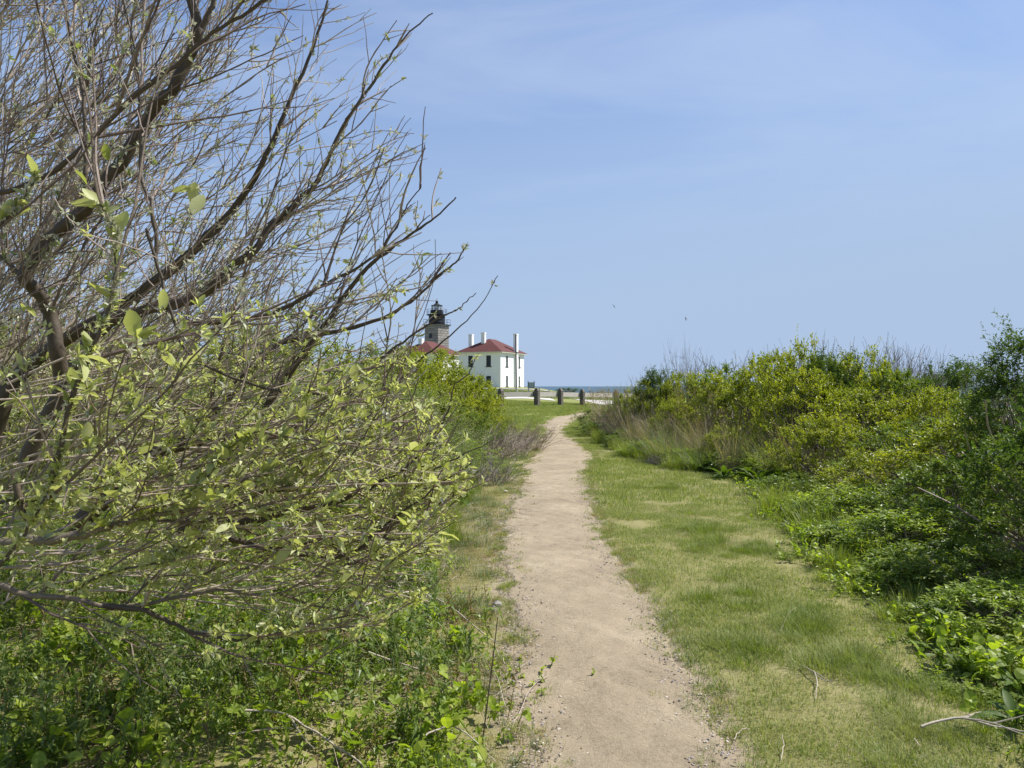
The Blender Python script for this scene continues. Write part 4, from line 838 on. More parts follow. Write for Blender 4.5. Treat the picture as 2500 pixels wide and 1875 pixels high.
sel = np.where(rng.random(n) < np.interp(JP[:, 2], [1.4, 2.2], [.6, .3]))[0]; rep = 2; P = np.repeat(JP[sel], rep, 0); D = unit(np.repeat(JD[sel], rep, 0) * .5 + rdir(len(P), .4)); S_ = rng.uniform(.02, .058, len(P)) * np.interp(P[:, 2], [1.5, 2.3], [1, .72])
hi = P[:, 2] > 1.8; put(fol, leaf_tpl4(.36, .07, .16), (P - toff)[hi], D[hi], rdir(hi.sum(), 1.), S_[hi], rng.random(hi.sum())); fol2 = NB(); put(fol2, leaf_tpl4(.38, .07, .16), (P - toff)[~hi], D[~hi], rdir((~hi).sum(), 1.), S_[~hi], rng.random((~hi).sum()))
tag(link('foliage', fol.mesh('foliage', M['olive_leaf']), tree), kind='stuff'); tag(link('foliage', fol2.mesh('foliage', M['young_leaf']), tree), kind='stuff')
# the largest leaves, one object each
near = JP[:, 1] < 3.5; cand = np.where(near)[0]; ppx = 1250 + JP[cand, 0] / JP[cand, 1] * F; ppy = HZ - (JP[cand, 2] - CAM_Z) / JP[cand, 1] * F; cand = cand[(ppx > -10) & (ppy > 380) & (ppy < 1560)]; close = cand[JP[cand, 1] < 2.75]; close = rng.choice(close, min(200, len(close)), replace=False); pick = np.concatenate([close, rng.choice(np.setdiff1d(cand, close), 290 - len(close), replace=False)])
LM = []
for v in range(6):
    nb = NB(); V, Fc = leaf_tpl4(rng.uniform(.38, .55), rng.uniform(.05, .12), rng.uniform(.02, .3)); nb.add(V, Fc, rng.uniform(.2, .9)); LM.append(nb.mesh('leaf', M['young_leaf'], True))
for i_ in pick:
    d = Vector(unit(JD[i_] * .6 + rdir(1, .5)[0])); q = d.to_track_quat('Y', 'Z') ; o = link('leaf', LM[rng.integers(6)], tree, Vector(JP[i_] - toff)); e = (q @ Matrix.Rotation(rng.uniform(-1.2, 1.2), 3, 'Y').to_quaternion()).to_euler(); o.rotation_euler = e; s = rng.uniform(.045, .085) if JP[i_][1] < 2.75 else rng.uniform(.03, .05); o.scale = (s, s, s)

# ------------------------------------------------------------------ ground vegetation
def scatter(name, meshes, P, rotz, scl, label=None, tilt=.0, parent=None, cat=None):
    """tens of thousands of tufts: geometry nodes set one of the given meshes on every point"""
    c = bpy.data.collections.new(name + '_kit')
    for i_, m_ in enumerate(meshes):
        o = bpy.data.objects.new(name + '_kit_%02d' % i_, m_); c.objects.link(o)
    me_ = bpy.data.meshes.new(name); P = np.asarray(P, np.float32); n = len(P); me_.vertices.add(n); me_.vertices.foreach_set('co', P.ravel())
    rot = np.stack([rng.normal(0, tilt, n), rng.normal(0, tilt, n), np.broadcast_to(rotz, (n,))], 1).astype(np.float32)
    a_ = me_.attributes.new('rot', 'FLOAT_VECTOR', 'POINT'); a_.data.foreach_set('vector', rot.ravel())
    a_ = me_.attributes.new('scl', 'FLOAT', 'POINT'); a_.data.foreach_set('value', np.broadcast_to(scl, (n,)).astype(np.float32))
    a_ = me_.attributes.new('idx', 'INT', 'POINT'); a_.data.foreach_set('value', rng.integers(0, len(meshes), n).astype(np.int32))
    o = link(name, me_, parent); g = bpy.data.node_groups.new(name, 'GeometryNodeTree')
    g.interface.new_socket('Geometry', in_out='INPUT', socket_type='NodeSocketGeometry'); g.interface.new_socket('Geometry', in_out='OUTPUT', socket_type='NodeSocketGeometry')
    N_, L_ = g.nodes, g.links; gi = N_.new('NodeGroupInput'); go = N_.new('NodeGroupOutput'); ip = N_.new('GeometryNodeInstanceOnPoints'); ci = N_.new('GeometryNodeCollectionInfo')
    ci.inputs['Collection'].default_value = c; ci.inputs['Separate Children'].default_value = True; ci.inputs['Reset Children'].default_value = True
    def att(nm, ty):
        q = N_.new('GeometryNodeInputNamedAttribute'); q.data_type = ty; q.inputs['Name'].default_value = nm; return [s for s in q.outputs if s.enabled][0]
    L_.new(gi.outputs[0], ip.inputs['Points']); L_.new(ci.outputs[0], ip.inputs['Instance']); ip.inputs['Pick Instance'].default_value = True
    L_.new(att('idx', 'INT'), ip.inputs['Instance Index']); L_.new(att('rot', 'FLOAT_VECTOR'), ip.inputs['Rotation']); L_.new(att('scl', 'FLOAT'), ip.inputs['Scale']); L_.new(ip.outputs[0], go.inputs[0])
    md = o.modifiers.new('scatter', 'NODES'); md.node_group = g
    tag(o, label, cat, None, 'stuff'); return o
def blades(n, size, h0, h1, wd, lean, m, seg=2, tone=(0, 1), clump=0):
    nb = NB(); P = np.stack([rng.uniform(-size / 2, size / 2, n), rng.uniform(-size / 2, size / 2, n), np.full(n, -.005)], 1)
    if clump: P[:, :2] = rng.normal(0, size / 2, (n, 2)) * .5
    h = rng.uniform(h0, h1, n); a_ = rng.uniform(0, 6.28, n); ln = np.abs(rng.normal(0, lean, n)) + .1; tn = rng.uniform(tone[0], tone[1], n)
    if clump: a_ = np.arctan2(P[:, 1], P[:, 0]) + rng.normal(0, .7, n)
    dirh = np.stack([np.cos(a_), np.sin(a_), np.zeros(n)], 1); sd_ = np.stack([-np.sin(a_), np.cos(a_), np.zeros(n)], 1); up = np.array([0, 0, 1.]); rings = []
    for k in range(seg + 1):
        t = k / seg; th = ln * (.5 + t * 1.0); pos = P + dirh * (h * t * np.sin(th))[:, None] + up * (h * t * np.cos(np.minimum(th, 1.45)))[:, None]
        ww = wd * (1 - t * .85) * .5; rings.append(pos - sd_ * ww); rings.append(pos + sd_ * ww)
    V = np.stack(rings, 1); K = V.shape[1]; Fc = np.array([(2 * k, 2 * k + 1, 2 * k + 3, 2 * k + 2) for k in range(seg)]); Fa = (Fc[None] + (np.arange(n) * K)[:, None, None]).reshape(-1, 4)
    nb.add(V.reshape(-1, 3), Fa, np.repeat(tn, seg)); return nb.mesh('grass_tuft', m)
# boundaries of the open ground, world metres
bR = lambda y: np.interp(y, [0, 3.1, 4.4, 5.2, 6.2, 8.4, 10.5, 12.2, 13.2, 14.7, 20.5, 30, 36, 44], [1.95, 2.0, 2.37, 2.48, 2.5, 2.9, 3.3, 3.9, 3.2, 2.65, 2.3, 2.9, 4.4, 7])
bL = lambda y: np.interp(y, [0, 3.1, 5.2, 6.05, 8.1, 11.9, 16.5, 20, 25, 30, 36, 44], [.06, .08, -.08, -.55, -.8, -.85, -.62, -.35, -.1, .1, -2.2, -5])
def pts_region(x0, x1, y0, y1, dens, keep):
    n = int((x1 - x0) * (y1 - y0) * dens); x = rng.uniform(x0, x1, n); y = rng.uniform(y0, y1, n); k = keep(x, y); x = x[k]; y = y[k]
    return np.stack([x, y, gz(x, y)], 1)
def snoise(x, y, s=1.): return (np.sin(x * 2.1 * s + 1.3 * np.sin(y * 1.7 * s)) + np.sin(y * 2.7 * s + 1.1 * np.sin(x * 3.1 * s + 1)) + np.sin((x + y) * 4.9 * s) * .5) / 2.5
def fp(x, y, m=900): return x / np.maximum(y, .1) * F + 1250 > -m
def inframe(x, y, m=.25): return np.abs(x) < y * (1250 / F) + .5 + m
LOOK = lambda P: rng.uniform(0, 6.28, len(P))
lawn_n = [blades(460, .34, .018, .05, .0032, .75, M['lawn']) for _ in range(6)]
lawn_f = [blades(260, .5, .03, .07, .008, .65, M['lawn'], 1) for _ in range(4)]
verge_n = [blades(260, .34, .015, .05, .0032, .85, M['verge']) for _ in range(5)]
def thin(d, x, y): return rng.random(len(x)) < sst(-.06, .22, d + .09 * snoise(x, y, 6) + .05 * snoise(x, y, 15))
def lawn_keep(x, y): return thin(x - pathR(y) - wob(y, 4), x, y) & (x < bR(y) + .35) & inframe(x, y) & ~((snoise(x, y, 1.9) > .88) & (y > 5))
P = pts_region(.3, 4.5, 2.3, 10, 30, lawn_keep); scatter('lawn_grass', lawn_n, P, LOOK(P), rng.uniform(.75, 1.3, len(P)), 'short trodden green and straw lawn grass right of the path near the camera')
P = pts_region(.3, 4.8, 10, 33, 20, lawn_keep); scatter('lawn_grass', lawn_f, P, LOOK(P), rng.uniform(.7, 1.1, len(P)), 'short lawn grass right of the path farther off')
def crest_keep(x, y): return ((x < pathL(y) - .0) | (x > pathR(y)) | (y > min(LY[-1], RY[-1]))) & ~((y > 46.5) & (y < 54)) & ~((y > 29) & (y < 36) & (snoise(x, y, 1.2) > .75))
P = pts_region(-8, 9, 27, 47, 8, lambda x, y: crest_keep(x, y) & ((y > 33) | (x < .9))); scatter('crest_grass', [blades(240, .8, .05, .10, .014, .55, M['lawn'], 1) for _ in range(4)], P, LOOK(P), rng.uniform(.8, 1.2, len(P)), 'short green grass on the rise below the guard rail')
P = pts_region(-14, 20, 54, 80, 2.2, lambda x, y: y > 0 * x); scatter('far_grass', [blades(240, 1.1, .06, .14, .03, .5, M['grey_grass'], 1) for _ in range(3)], P, LOOK(P), 1.0, 'rough grass beyond the pale road')
def verge_keep(x, y): return thin((pathL(y) + wob(y, 1) - x) * .7, x, y) & (x > bL(y) - .5) & inframe(x, y) & (snoise(x, y, 2.6) < .55)
P = pts_region(-2, 1.6, 2.3, 13, 34, verge_keep); scatter('verge_grass', verge_n, P, LOOK(P), rng.uniform(.7, 1.25, len(P)), 'sparse straw and sorrel coloured grass along the left edge of the path')
P = pts_region(-2, 1.6, 13, 33, 18, verge_keep); scatter('verge_grass', lawn_f, P, LOOK(P), rng.uniform(.7, 1.1, len(P)), 'short grass along the left edge of the path farther off')
P = pts_region(-2, 1.2, 2.6, 24, 26, lambda x, y: (x < pathL(y) - .12 + .1 * snoise(x, y, 5)) & (x > bL(y) - .5) & (snoise(x, y, 1.9) > -.45)); scatter('verge_tufts', [blades(110, .22, .04, .14, .0038, .6, M['grey_grass'], 3, clump=1) for _ in range(4)], P, LOOK(P), rng.uniform(.5, 1.25, len(P)), 'longer green and straw tufts on the left verge of the path')
P = pts_region(-2, 1.0, 6.8, 20, 14, lambda x, y: (x < bL(y) + .22 + .2 * snoise(x, y, 2.5)) & (x > bL(y) - .5)); scatter('verge_tufts', [blades(120, .30, .12, .34, .0055, .5, M['fresh_grass'], 3, clump=1) for _ in range(3)], P, LOOK(P), rng.uniform(.5, 1.1, len(P)), 'taller green grass where the left verge meets the bushes', tilt=.15)
# small tufts invading the edges of the path
n = 1100; y = rng.uniform(2.5, 20, n); s = rng.random(n) < .5; x = np.where(s, pathL(y) + wob(y, 1) + rng.exponential(.07, n) - .08, pathR(y) + wob(y, 4) - rng.exponential(.06, n) + .10); P = np.stack([x, y, gz(x, y) + .012], 1)
scatter('edge_tufts', [blades(60, .09, .015, .04, .003, .7, M[q_], 2, clump=1) for q_ in ('verge', 'lawn', 'lawn', 'grey_grass')], P, LOOK(P), rng.uniform(.5, 1.4, n), 'little grass tufts along the ragged edges of the dirt path')
# longer tussocks in the lawn
TP = [ground_px(*q) for q in [(1760, 1340), (1850, 1345), (1780, 1460), (1880, 1620), (2130, 1680), (2230, 1790), (1960, 1560), (1990, 1520), (1700, 1290), (1600, 1190), (2080, 1600)]]
tus = [blades(420, .30, .05, .11, .003, .6, M[q_], 3, clump=1, tone=(0, .6)) for q_ in ('lawn', 'lawn', 'lawn', 'fresh_grass')]
P = np.array([(x + dx, y + dy, g1(x + dx, y + dy)) for x, y in TP for dx, dy in rng.normal(0, .17, (6, 2))]); scatter('grass_tussocks', tus, P, LOOK(P), rng.uniform(.6, 1.15, len(P)), 'darker longer tussocks of grass in the trodden lawn')
# fresh grass and low herbs at the foot of the right bank
fg = [blades(170, .30, .14, .34, .007, .45, M['fresh_grass'], 3, clump=1) for _ in range(4)]
P = pts_region(1.8, 6, 2.6, 15, 12, lambda x, y: (x > bR(y) + .02 + .12 * snoise(x, y, 3) + .45 * (y > 11)) & (x < bR(y) + 1.9) & inframe(x, y)); scatter('bank_grass', fg, P, LOOK(P), rng.uniform(.45, 1.15, len(P)) * np.interp(P[:, 1], [4, 8], [.5, 1]), 'long fresh green grass at the foot of the right-hand bank', tilt=.12)
P = pts_region(2, 4.8, 14, 34, 10, lambda x, y: (x > bR(y) + .0) & (x < bR(y) + 1.0)); scatter('bank_grass', fg, P, LOOK(P), rng.uniform(.6, 1.3, len(P)), 'long green grass at the far foot of the right-hand bank', tilt=.12)
# tall grey-green grass on the left bank
gg = [blades(130, .34, .35, .85, .007, .45, M['grey_grass'], 4, clump=1) for _ in range(4)]
P = pts_region(-4.2, .8, 9.5, 27, 9, lambda x, y: (x < bL(y) - .1 + .15 * snoise(x, y, 2)) & (x > bL(y) - 2.3)); scatter('tall_grass', gg, P, LOOK(P), rng.uniform(.5, 1.05, len(P)), 'tall grey-green grass with straw blades on the left bank', tilt=.15)
# dry grass
dg = [blades(60, .30, .55, 1.15, .007, .28, M['dry_grass'], 4, clump=1) for _ in range(4)]
def px_of(x, y): return 1250 + x / y * F
P = pts_region(2.0, 8, 12.4, 22, 13, lambda x, y: (px_of(x, y) > 1500) & (px_of(x, y) < 2010) & (x > bR(y) + .55) & (x < bR(y) + 1.9)); scatter('dry_grass', dg, P, LOOK(P), rng.uniform(.4, 1.15, len(P)), 'tall tan dead grass in front of the lime shrubs on the right bank', tilt=.36)
P = pts_region(2.0, 8, 12.4, 22, 6, lambda x, y: (px_of(x, y) > 1480) & (px_of(x, y) < 2010) & (x > bR(y) + .45) & (x < bR(y) + 1.9)); scatter('tall_grass', gg, P, LOOK(P), rng.uniform(.5, 1.2, len(P)), 'grey-green tall grass mixed into the dead grass of the right bank', tilt=.3)
P = pts_region(2.4, 7, 7, 12, 5, lambda x, y: (x > bR(y) + .9) & (x < bR(y) + 2.4) & (snoise(x, y, 1.5) > .1)); scatter('dry_grass', dg, P, LOOK(P), rng.uniform(.4, .75, len(P)), 'scattered tan dead stalks under the right-hand shrubs', tilt=.3)
# ---- small herbs
def herb(nst, h0, h1, per, ls, lw, m, sp=.16, lean=.25, tone=(0, 1), t0=.15, rnd=False):
    O = np.stack([rng.normal(0, sp, nst), rng.normal(0, sp, nst), np.zeros(nst)], 1); D = unit(rdir(nst) * lean + np.array([0, 0, 1.])); L = rng.uniform(h0, h1, nst); fb = NB()
    shoots_leaves(fb, leaf_tpl4(lw, .07, .22, (.44, .5, .30)) if rnd else leaf_tpl(lw, .06, .25), O, D, L, per, ls, spread=.9, tone=tone, t0=t0, upn=2)
    for o_, d_, l_ in zip(O, D, L): tube(fb, [o_, o_ + d_ * l_ * .5, o_ + d_ * l_], [.0028, .0022, .001], 3, .5)
    return fb.mesh('herb', m)
lance = [herb(7, .14, .36, 26, .075, .17, M['lance_leaf']) for _ in range(5)]
round_ = [herb(12, .05, .22, 5, .052, .78, M['weed_leaf'], .11, .6, t0=.5, rnd=True) for _ in range(5)]
small_ = [herb(26, .02, .09, 5, .026, .7, M['weed_leaf'], .13, .7, t0=.4) for _ in range(4)]
def weeds_keep(x, y): return (x < bL(y) - .12 + .08 * snoise(x, y, 3)) & inframe(x, y, .3)
P = pts_region(-8, .0, 2.9, 9.5, 13, lambda x, y: weeds_keep(x + .1, y) & (snoise(x, y, 1.3) > -.45)); scatter('lance_weeds', lance, P, LOOK(P), rng.uniform(.55, 1.1, len(P)), 'upright blue-green weeds with narrow leaves under the leaning tree', tilt=.1)
P = pts_region(-8, .2, 2.5, 9.5, 15, lambda x, y: weeds_keep(x, y) & (snoise(x + 3, y, 1.1) > -.05)); scatter('round_leaf_weeds', round_, P, LOOK(P), rng.uniform(.6, 1.15, len(P)), 'yellow-green round-leaved weeds under the leaning tree', tilt=.12)
P = pts_region(-8, .0, 2.6, 9.5, 5, lambda x, y: weeds_keep(x, y) & (snoise(x, y + 2, 1.7) > 0)); scatter('weed_grass', [blades(60, .22, .10, .32, .005, .5, M['grey_grass'], 3, clump=1) for _ in range(3)], P, LOOK(P), rng.uniform(.5, 1.1, len(P)), 'tufts of grey-green and straw grass among the near weeds', tilt=.2)
P = pts_region(-9, .2, 2.5, 13, 20, weeds_keep); scatter('ground_cover', small_ + [herb(8, .05, .22, 8, .035, .4, M['rose_leaf'], .14, .6)], P, LOOK(P), rng.uniform(.6, 1.3, len(P)), 'low mat of tiny green leaves beneath the weeds', tilt=.05)
P = pts_region(1.8, 6, 2.6, 13, 20, lambda x, y: (x > bR(y) + .05 + .18 * snoise(x, y, 2)) & (x < bR(y) + 1.6)); scatter('bank_herbs', round_ + small_, P, LOOK(P), rng.uniform(.5, 1.15, len(P)), 'mixed low green herbs along the foot of the right bank', tilt=.1)
P = pts_region(.6, 4, 2.6, 12, 4, lambda x, y: (x > pathR(y) + .5) & (x < bR(y)) & (snoise(x, y, 1.4) > .35)); scatter('lawn_herbs', small_, P, LOOK(P), rng.uniform(.3, .6, len(P)), 'tiny clover-like leaves among the lawn grass')
# ---- litter and gravel
def sticks(n, L0, L1, r, m, size=.3):
    nb = NB()
    for _ in range(n):
        a_ = rng.uniform(0, 6.28); p = np.array([rng.uniform(-size, size), rng.uniform(-size, size), rng.uniform(.004, .02)]); P_ = grow(p, (math.cos(a_), math.sin(a_), rng.uniform(-.02, .12)), rng.uniform(L0, L1), 4, .12, np.array([0, 0, -1.]), .01)
        P_[:, 2] = np.maximum(P_[:, 2], .003); tube(nb, P_, np.linspace(r, r * .4, 5), 3, rng.random())
    return nb.mesh('straw', m)
lit = [sticks(34, .04, .22, .0018, M['pale_twig']) for _ in range(4)]
P = pts_region(-7, .6, 2.1, 10, 14, lambda x, y: (x < pathL(y) - .05) & inframe(x, y) & (snoise(x, y, 2.) > -.35)); scatter('dead_straw', lit, P, LOOK(P), rng.uniform(.6, 1.3, len(P)), 'pale dead straw and twig bits lying under the weeds')
fine = [sticks(12, .01, .05, .0009, M['dead_stalk'], .16) for _ in range(3)] 
P = pts_region(-1, 3.4, 2.3, 12, 16, lambda x, y: (x > pathL(y) - .3) & (x < bR(y))); P[:, 2] += .018; scatter('straw_bits', fine, P, LOOK(P), rng.uniform(.5, 1.2, len(P)), 'tiny straw bits scattered on path and lawn')
def pebble(s, m, flat=.5):
    nb = NB(3); ico = bpy.data.meshes.new('t'); import bmesh; bmm = bmesh.new(); bmesh.ops.create_icosphere(bmm, subdivisions=1, radius=.5)
    V = np.array([v.co for v in bmm.verts]) * (1 + rng.normal(0, .13, (len(bmm.verts), 1))) * np.array([1, rng.uniform(.6, .95), flat]) * s; Fc = [[v.index for v in f_.verts] for f_ in bmm.faces]; bmm.free(); nb.add(V, Fc, rng.random()); return nb.mesh('pebble', m)
pb = [pebble(.008, M['stone']), pebble(.008, M['pale_stone']), pebble(.007, M['pale_stone'], .35), pebble(.007, M['path']), pebble(.009, M['path'], .4), pebble(.006, M['stone'], .4), pebble(.008, M['bark'], .3), pebble(.007, M['bark'], .5)]
NG = 9000; yy = 2.4 + 12 * rng.random(NG) ** 1.3; s = rng.random(NG); s = np.where(rng.random(NG) < .5, np.where(rng.random(NG) < .6, np.abs(rng.normal(0, .13, NG)), 1 - np.abs(rng.normal(0, .1, NG))), s)
xx = (pathL(yy) - .06) * (1 - s) + (pathR(yy) + .03) * s; P = np.stack([xx, yy, gz(xx, yy) + .014], 1)
scatter('gravel', pb, P, LOOK(P), rng.uniform(.3, 1.0, len(P)) ** 1.6 * 2.3, 'small pebbles and grit scattered over the dirt path')

# ---- individually recognisable plants
DOCKXY = []
def dock(px, py, n, s, label):
    s *= 1.35 if ground_px(px, py)[1] > 10 else .72; n += 5; DOCKXY.append(ground_px(px, py)); x, y = ground_px(px, py); t = empty('dock_plant', (x, y, g1(x, y)), label, 'plant', 'dark broad-leaved dock plants'); 
    for k in range(n):
        a_ = rng.uniform(0, 6.28); L = rng.uniform(.6, 1.1) * s; el = rng.uniform(.35, 1.25)
        o = link('leaf', DK[rng.integers(5)], t, (0, 0, 0)); o.scale = (L, L, L); o.rotation_euler = (Matrix.Rotation(a_, 3, 'Z') @ Matrix.Rotation(el, 3, 'X') @ Matrix.Rotation(rng.uniform(-.4, .4), 3, 'Y')).to_euler()
DK = []
for v in range(5):
    nb = NB(); wv = rng.uniform(.17, .25); dr = rng.uniform(.5, 1.0); rows = []
    for k, t in enumerate(np.linspace(0, 1, 7)):
        wt = wv * [.05, .10, .42, .5, .44, .26, .02][k]; yy_ = math.sin(t * dr * 1.2) / (dr * 1.2); zz_ = -(1 - math.cos(t * dr * 1.2)) / (dr * 1.2); rows += [(-wt, yy_, zz_ + wt * .35 + .012 * (-1) ** k), (0, yy_, zz_), (wt, yy_, zz_ + wt * .35 - .012 * (-1) ** k)]
    nb.add(rows, [(3 * k + c, 3 * k + c + 1, 3 * k + c + 4, 3 * k + c + 3) for k in range(6) for c in (0, 1)], rng.uniform(.1, .9)); DK.append(nb.mesh('leaf', M['dock_leaf'], True))
docks = [(1650, 1130, 12, .34, 'dark dock plant at the left end of the dock row'), (1705, 1150, 13, .34, 'dark dock plant, second in the row along the lawn edge'), (1740, 1120, 12, .36, 'dark dock plant behind the row at the lawn edge'),
 (1765, 1168, 14, .32, 'glossy dock plant lying onto the lawn in the middle of the row'), (1810, 1160, 14, .36, 'glossy dock plant with pale bent leaves in the row'), (1850, 1178, 14, .32, 'glossy dock plant near the right end of the row'),
 (1900, 1180, 14, .32, 'glossy dock plant at the right end of the row'), (1800, 1120, 12, .40, 'tall bright dock plant behind the row'), (1860, 1130, 10, .36, 'upright dock plant below the dead grass'),
 (2010, 1335, 15, .30, 'dock plant standing out into the lawn beside the fresh grass'), (1930, 1290, 12, .24, 'small dark dock plant at the lawn corner'), (2260, 1480, 13, .30, 'large shaded dock plant at lower right'),
 (2350, 1560, 13, .32, 'shaded dock plant in front of the right frame edge bush'), (2440, 1640, 13, .34, 'shaded dock plant near the lower right corner'), (2290, 1600, 11, .26, 'shaded dock plant in the lower right grass'),
 (2480, 1770, 12, .34, 'dock plant with sunlit leaf tips in the lower right corner'), (2390, 1440, 12, .32, 'shaded dock plant under the dark right-edge shrub'), (2200, 1450, 13, .30, 'shaded dock plant at the left end of the lower right group'), (2310, 1530, 14, .32, 'shaded dock plant, second from the left in the lower right group'), (2400, 1530, 13, .34, 'shaded dock plant under the right-edge bush'), (2470, 1560, 13, .34, 'shaded dock plant touching the right frame edge'), (2360, 1650, 13, .30, 'shaded dock plant just above the brown thorny stem'), (2490, 1690, 12, .32, 'shaded dock plant at the frame edge above the sunlit one'), (2150, 1400, 12, .28, 'half lit dock plant where the lower lawn meets the shade'), (1440, 1050, 12, .34, 'dark dock plant at the far bend of the path'),
 (1480, 1075, 12, .36, 'dark leafy plant right of the far path bend'), (1530, 1090, 12, .32, 'dark leafy plant among the far bank grass'), (1120, 1230, 12, .32, 'dark leafy plant behind the branch tips left of the path'), (1040, 1320, 12, .28, 'dark leafy plant under the low leafy branches'), (1150, 1105, 12, .34, 'dark leafy plant beside the dry thicket')]
for q in docks: dock(*q)
# round-leaved mustard rosettes close to the camera, each leaf a mesh of its own
MR = []
for v in range(4):
    nb = NB(); n_ = 12; ring = [(0, .0, 0)]; a_ = np.linspace(-2.5, 2.5, n_)
    pts_ = [(.48 * math.sin(t) * (1 + .06 * (-1) ** i_), .52 + .48 * math.cos(t) * (1 + .05 * (-1) ** i_), .05 * (-1) ** i_ + .10 * abs(math.sin(t)) * rng.uniform(.3, 1.5)) for i_, t in enumerate(a_)]
    V = [(0, .12, 0), (0, .55, -.04)] + pts_
    nb.add(V, [(0, 2 + i_, 3 + i_, 1) if i_ < 1 else (1, 2 + i_, 3 + i_, 1 if False else 1) for i_ in range(0)] or [(0, 2, 3, 1), (1, 3, 4, 5), (1, 5, 6, 7), (1, 7, 8, 9), (1, 9, 10, 11), (1, 11, 12, 0)][:6], rng.uniform(.3, .95)); tube(nb, [(0, -.75, -.05), (0, -.2, .02), (0, .15, 0)], .022, 3, .4); MR.append(nb.mesh('leaf', M['weed_leaf'], False))
rosp = [(560, 1820), (640, 1790), (700, 1840), (480, 1760), (760, 1760), (830, 1800), (880, 1700), (800, 1680), (950, 1720), (990, 1790), (1060, 1660), (1010, 1640), (1100, 1600), (930, 1620), (620, 1660), (540, 1700), (400, 1800), (330, 1740), (250, 1830), (140, 1780), (90, 1700), (210, 1680), (1070, 1540), (980, 1560), (660, 1740), (880, 1840), (1130, 1760), (1090, 1830), (720, 1610), (300, 1640)]
for px, py in rosp:
    x, y = ground_px(px, py); t = empty('mustard_plant', (x, y, g1(x, y)), 'small plant with rounded yellow-green leaves in the weeds near the bottom left of the photo', 'plant', 'round-leaved plants in the near weeds', rng.uniform(0, 6.28))
    s = rng.uniform(.75, 1.2)
    for k in range(9):
        a_ = k * 2.4 + rng.uniform(-.4, .4); el = rng.uniform(.2, .9); L = rng.uniform(.038, .065) * s; rd = rng.uniform(.02, .10) * s; hh = rng.uniform(.05, .17) * s
        o = link('leaf', MR[rng.integers(4)], t, (-math.sin(a_) * rd, math.cos(a_) * rd, hh)); o.scale = (L,) * 3; o.rotation_euler = (Matrix.Rotation(a_, 3, 'Z') @ Matrix.Rotation(el, 3, 'X')).to_euler()
    nb = NB()
    for k in range(5): tube(nb, [(0, 0, -.01), (rng.normal(0, .02), rng.normal(0, .02), .06), (rng.normal(0, .05), rng.normal(0, .05), .13)], [.003, .0025, .002], 3, .5)
    link('stem', nb.mesh('stem', M['weed_leaf']), t)
# dry thicket left of the far path, and dead sticks
def thicket(px, py, rad, h, n, lean, m, label, name='dry_thicket'):
    x, y = ground_px(px, py); t = empty(name, (x, y, g1(x, y)), label, 'dead brush'); nb = NB()
    for k in range(n):
        a_ = rng.uniform(0, 6.28); q = rng.random() ** .5 * rad; P_ = grow((math.cos(a_) * q, math.sin(a_) * q, -.02), (lean + rng.normal(0, .4), rng.normal(0, .4), 1), h * rng.uniform(.5, 1.1), 7, .13, np.array([lean, 0, -.2]), .10); tn = rng.random()
        tube(nb, P_, np.linspace(.0055, .002, 8), 3, tn)
        for s in range(3):
            i_ = rng.integers(2, 7); P2 = grow(P_[i_], unit(P_[i_] - P_[i_ - 1]) + rng.normal(0, .5, 3), h * rng.uniform(.15, .4), 4, .15, np.array([lean, 0, .2]), .05); tube(nb, P2, np.linspace(.003, .0015, 5), 3, tn)
    tag(link('stalks', nb.mesh('stalks', m), t), kind='stuff')
thicket(1255, 1100, .7, .85, 150, .5, M['dead_stalk'], 'pinkish tan leaning thicket of dead stems against the left side of the far path')
thicket(1215, 1120, .6, .8, 120, .45, M['dead_stalk'], 'tan leaning thicket of dead stems in front of the pinkish one')
thicket(1165, 1180, .5, .55, 110, .3, M['bare_twig'], 'low mat of grey dead stems where the leafy branch tips hang over the verge')
thicket(1560, 1075, .9, 1.0, 200, -.35, M['dead_stalk'], 'pinkish tan leaning thicket of dead stems right of the far path')
thicket(1640, 1095, .9, 1.05, 200, -.2, M['dead_stalk'], 'tan thicket of dead stems left of the tall dry grass')
thicket(1630, 1135, .35, .35, 60, -.9, M['bare_twig'], 'small grey heap of dead twigs lying at the lawn edge')
thicket(2130, 1110, .7, .8, 120, -.2, M['dead_stalk'], 'tan dead stems under the bright lime mound')
def stick(pts, r0, r1, m, label, name='dead_branch', fork=0):
    P_ = []
    for px, py, hh in pts:
        x, y = ground_px(px, py); P_.append((x, y, g1(x, y) + hh))
    P_ = smooth_line(P_, len(P_) * 4) + rng.normal(0, .002, (len(P_) * 4, 3)); b_ = P_[0].copy(); t = empty(name, tuple(b_), label, 'branch'); nb = NB(); tube(nb, P_ - b_, np.linspace(r0, r1, len(P_)), 6, .8); link('stem', nb.mesh('stem', m, True), t)
    for k in range(fork):
        i_ = int(len(P_) * rng.uniform(.3, .9)); Q = grow(P_[i_], unit(P_[i_] - P_[i_ - 1]) + rng.normal(0, .45, 3) * np.array([1, 1, .3]), rng.uniform(.12, .35), 5, .12, np.array([0, 0, -.3]), .03); Q[:, 2] = np.maximum(Q[:, 2], gz(Q[:, 0], Q[:, 1]) + .01)
        nb = NB(); tube(nb, Q - b_, np.linspace(r1 * 1.2, .0012, 6), 5, .7); link('twig', nb.mesh('twig', m), t)
stick([(890, 1560, .20), (1000, 1480, .10), (1090, 1500, .07), (1180, 1560, .03), (1240, 1590, .015)], .007, .002, M['pale_twig'], 'long pale dead branch arching from the weeds to the path edge', fork=6)
stick([(900, 1640, .10), (1020, 1660, .05), (1120, 1690, .03), (1265, 1715, .012)], .006, .002, M['pale_twig'], 'pale dead branch lying flat among the weeds toward the path', fork=6)
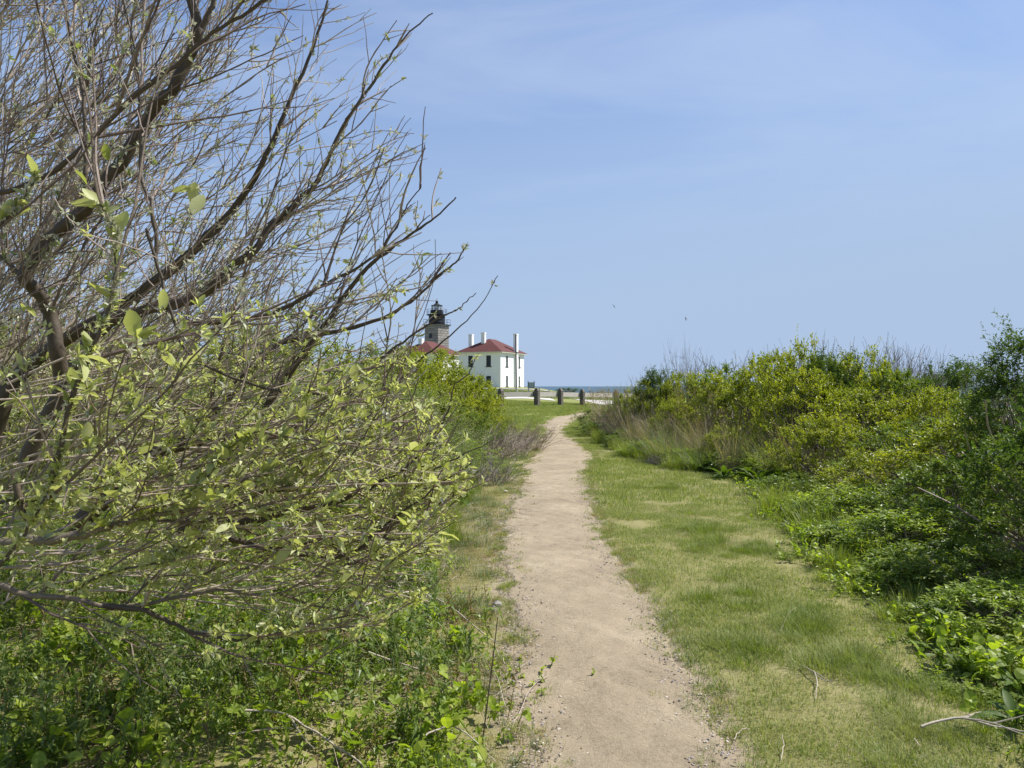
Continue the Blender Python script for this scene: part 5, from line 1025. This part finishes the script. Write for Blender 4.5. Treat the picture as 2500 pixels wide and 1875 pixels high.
stick([(600, 1790, .10), (700, 1800, .09), (820, 1850, .05), (900, 1900, .03)], .006, .004, M['pale_twig'], 'pale dead branch crossing the bottom left weeds', fork=2)
stick([(560, 1835, .07), (640, 1828, .08), (720, 1822, .08)], .0035, .002, M['pale_twig'], 'thin straw-coloured stem above the bottom left round leaves')
stick([(1040, 1860, .10), (1100, 1835, .11), (1160, 1850, .07), (1210, 1872, .02)], .004, .002, M['pale_twig'], 'pale bent stem over the weeds at the bottom edge near the path')
stick([(1250, 1785, .012), (1300, 1690, .03), (1340, 1660, .02)], .003, .0015, M['dead_stalk'], 'thin dead stick resting on the left edge of the path', fork=1)
stick([(2250, 1800, .05), (2330, 1795, .07), (2420, 1812, .07), (2500, 1830, .07)], .006, .004, M['pale_twig'], 'brown thorny dead stem lying in the lower right corner', fork=4)
stick([(1955, 1635, .02), (1985, 1660, .04), (1992, 1672, .02)], .004, .003, M['pale_twig'], 'small pale forked stick in the middle of the lawn', fork=3)
stick([(1905, 1545, .01), (1925, 1510, .03), (1945, 1490, .02)], .0028, .0018, M['pale_twig'], 'thin pale stick lying on the lawn in front of the tussock')
stick([(1790, 1815, .02), (1810, 1800, .03), (1830, 1793, .02)], .0024, .0018, M['pale_twig'], 'short pale bent straw on the lawn close to the path')
stick([(1905, 1860, .01), (1912, 1835, .03), (1908, 1815, .03)], .0024, .0016, M['pale_twig'], 'short pale straw on the bottom of the lawn')
stick([(2230, 1815, .02), (2245, 1840, .03)], .003, .002, M['pale_twig'], 'pale broken stick in the lower right grass')
x, y = ground_px(1175, 1830); P_ = grow((0, 0, 0), (.12, .05, 1), .56, 6, .015, np.array([0, 0, 1.]), 0); nb = NB(); tube(nb, P_, np.linspace(.0032, .0022, 7), 6, 0)
tag(link('dark_stalk', nb.mesh('dark_stalk', M['bark']), None, (x, y, g1(x, y))), 'single thin dark upright stalk in the weeds beside the path', 'stalk')
# stones
for px, py, s, m_, lb in [(1214, 1480, .075, 'stone', 'mauve grey fist-sized stone at the left edge of the path'), (1204, 1492, .06, 'stone', 'flatter grey stone just below the mauve one'), (880, 1405, .13, 'pale_stone', 'pale pinkish rock half hidden under the low branches'),
  (1235, 1203, .09, 'pale_stone', 'pale stone on the verge far up the left edge'), (1366, 1787, .034, 'pale_stone', 'flat pale pebble on the near path'), (1254, 1553, .04, 'stone', 'small grey stone by the left path edge below the mauve one'), (1340, 1667, .018, 'pale_stone', 'tiny white pebble left of centre on the near path'), (1450, 1485, .016, 'stone', 'tiny dark stone alone in the middle of the path')]:
    x, y = ground_px(px, py); me_ = pebble(s, M[m_], .6); tag(link('stone', me_, None, (x, y, g1(x, y) + s * .18), (0, 0, rng.uniform(0, 6))), lb, 'stone')
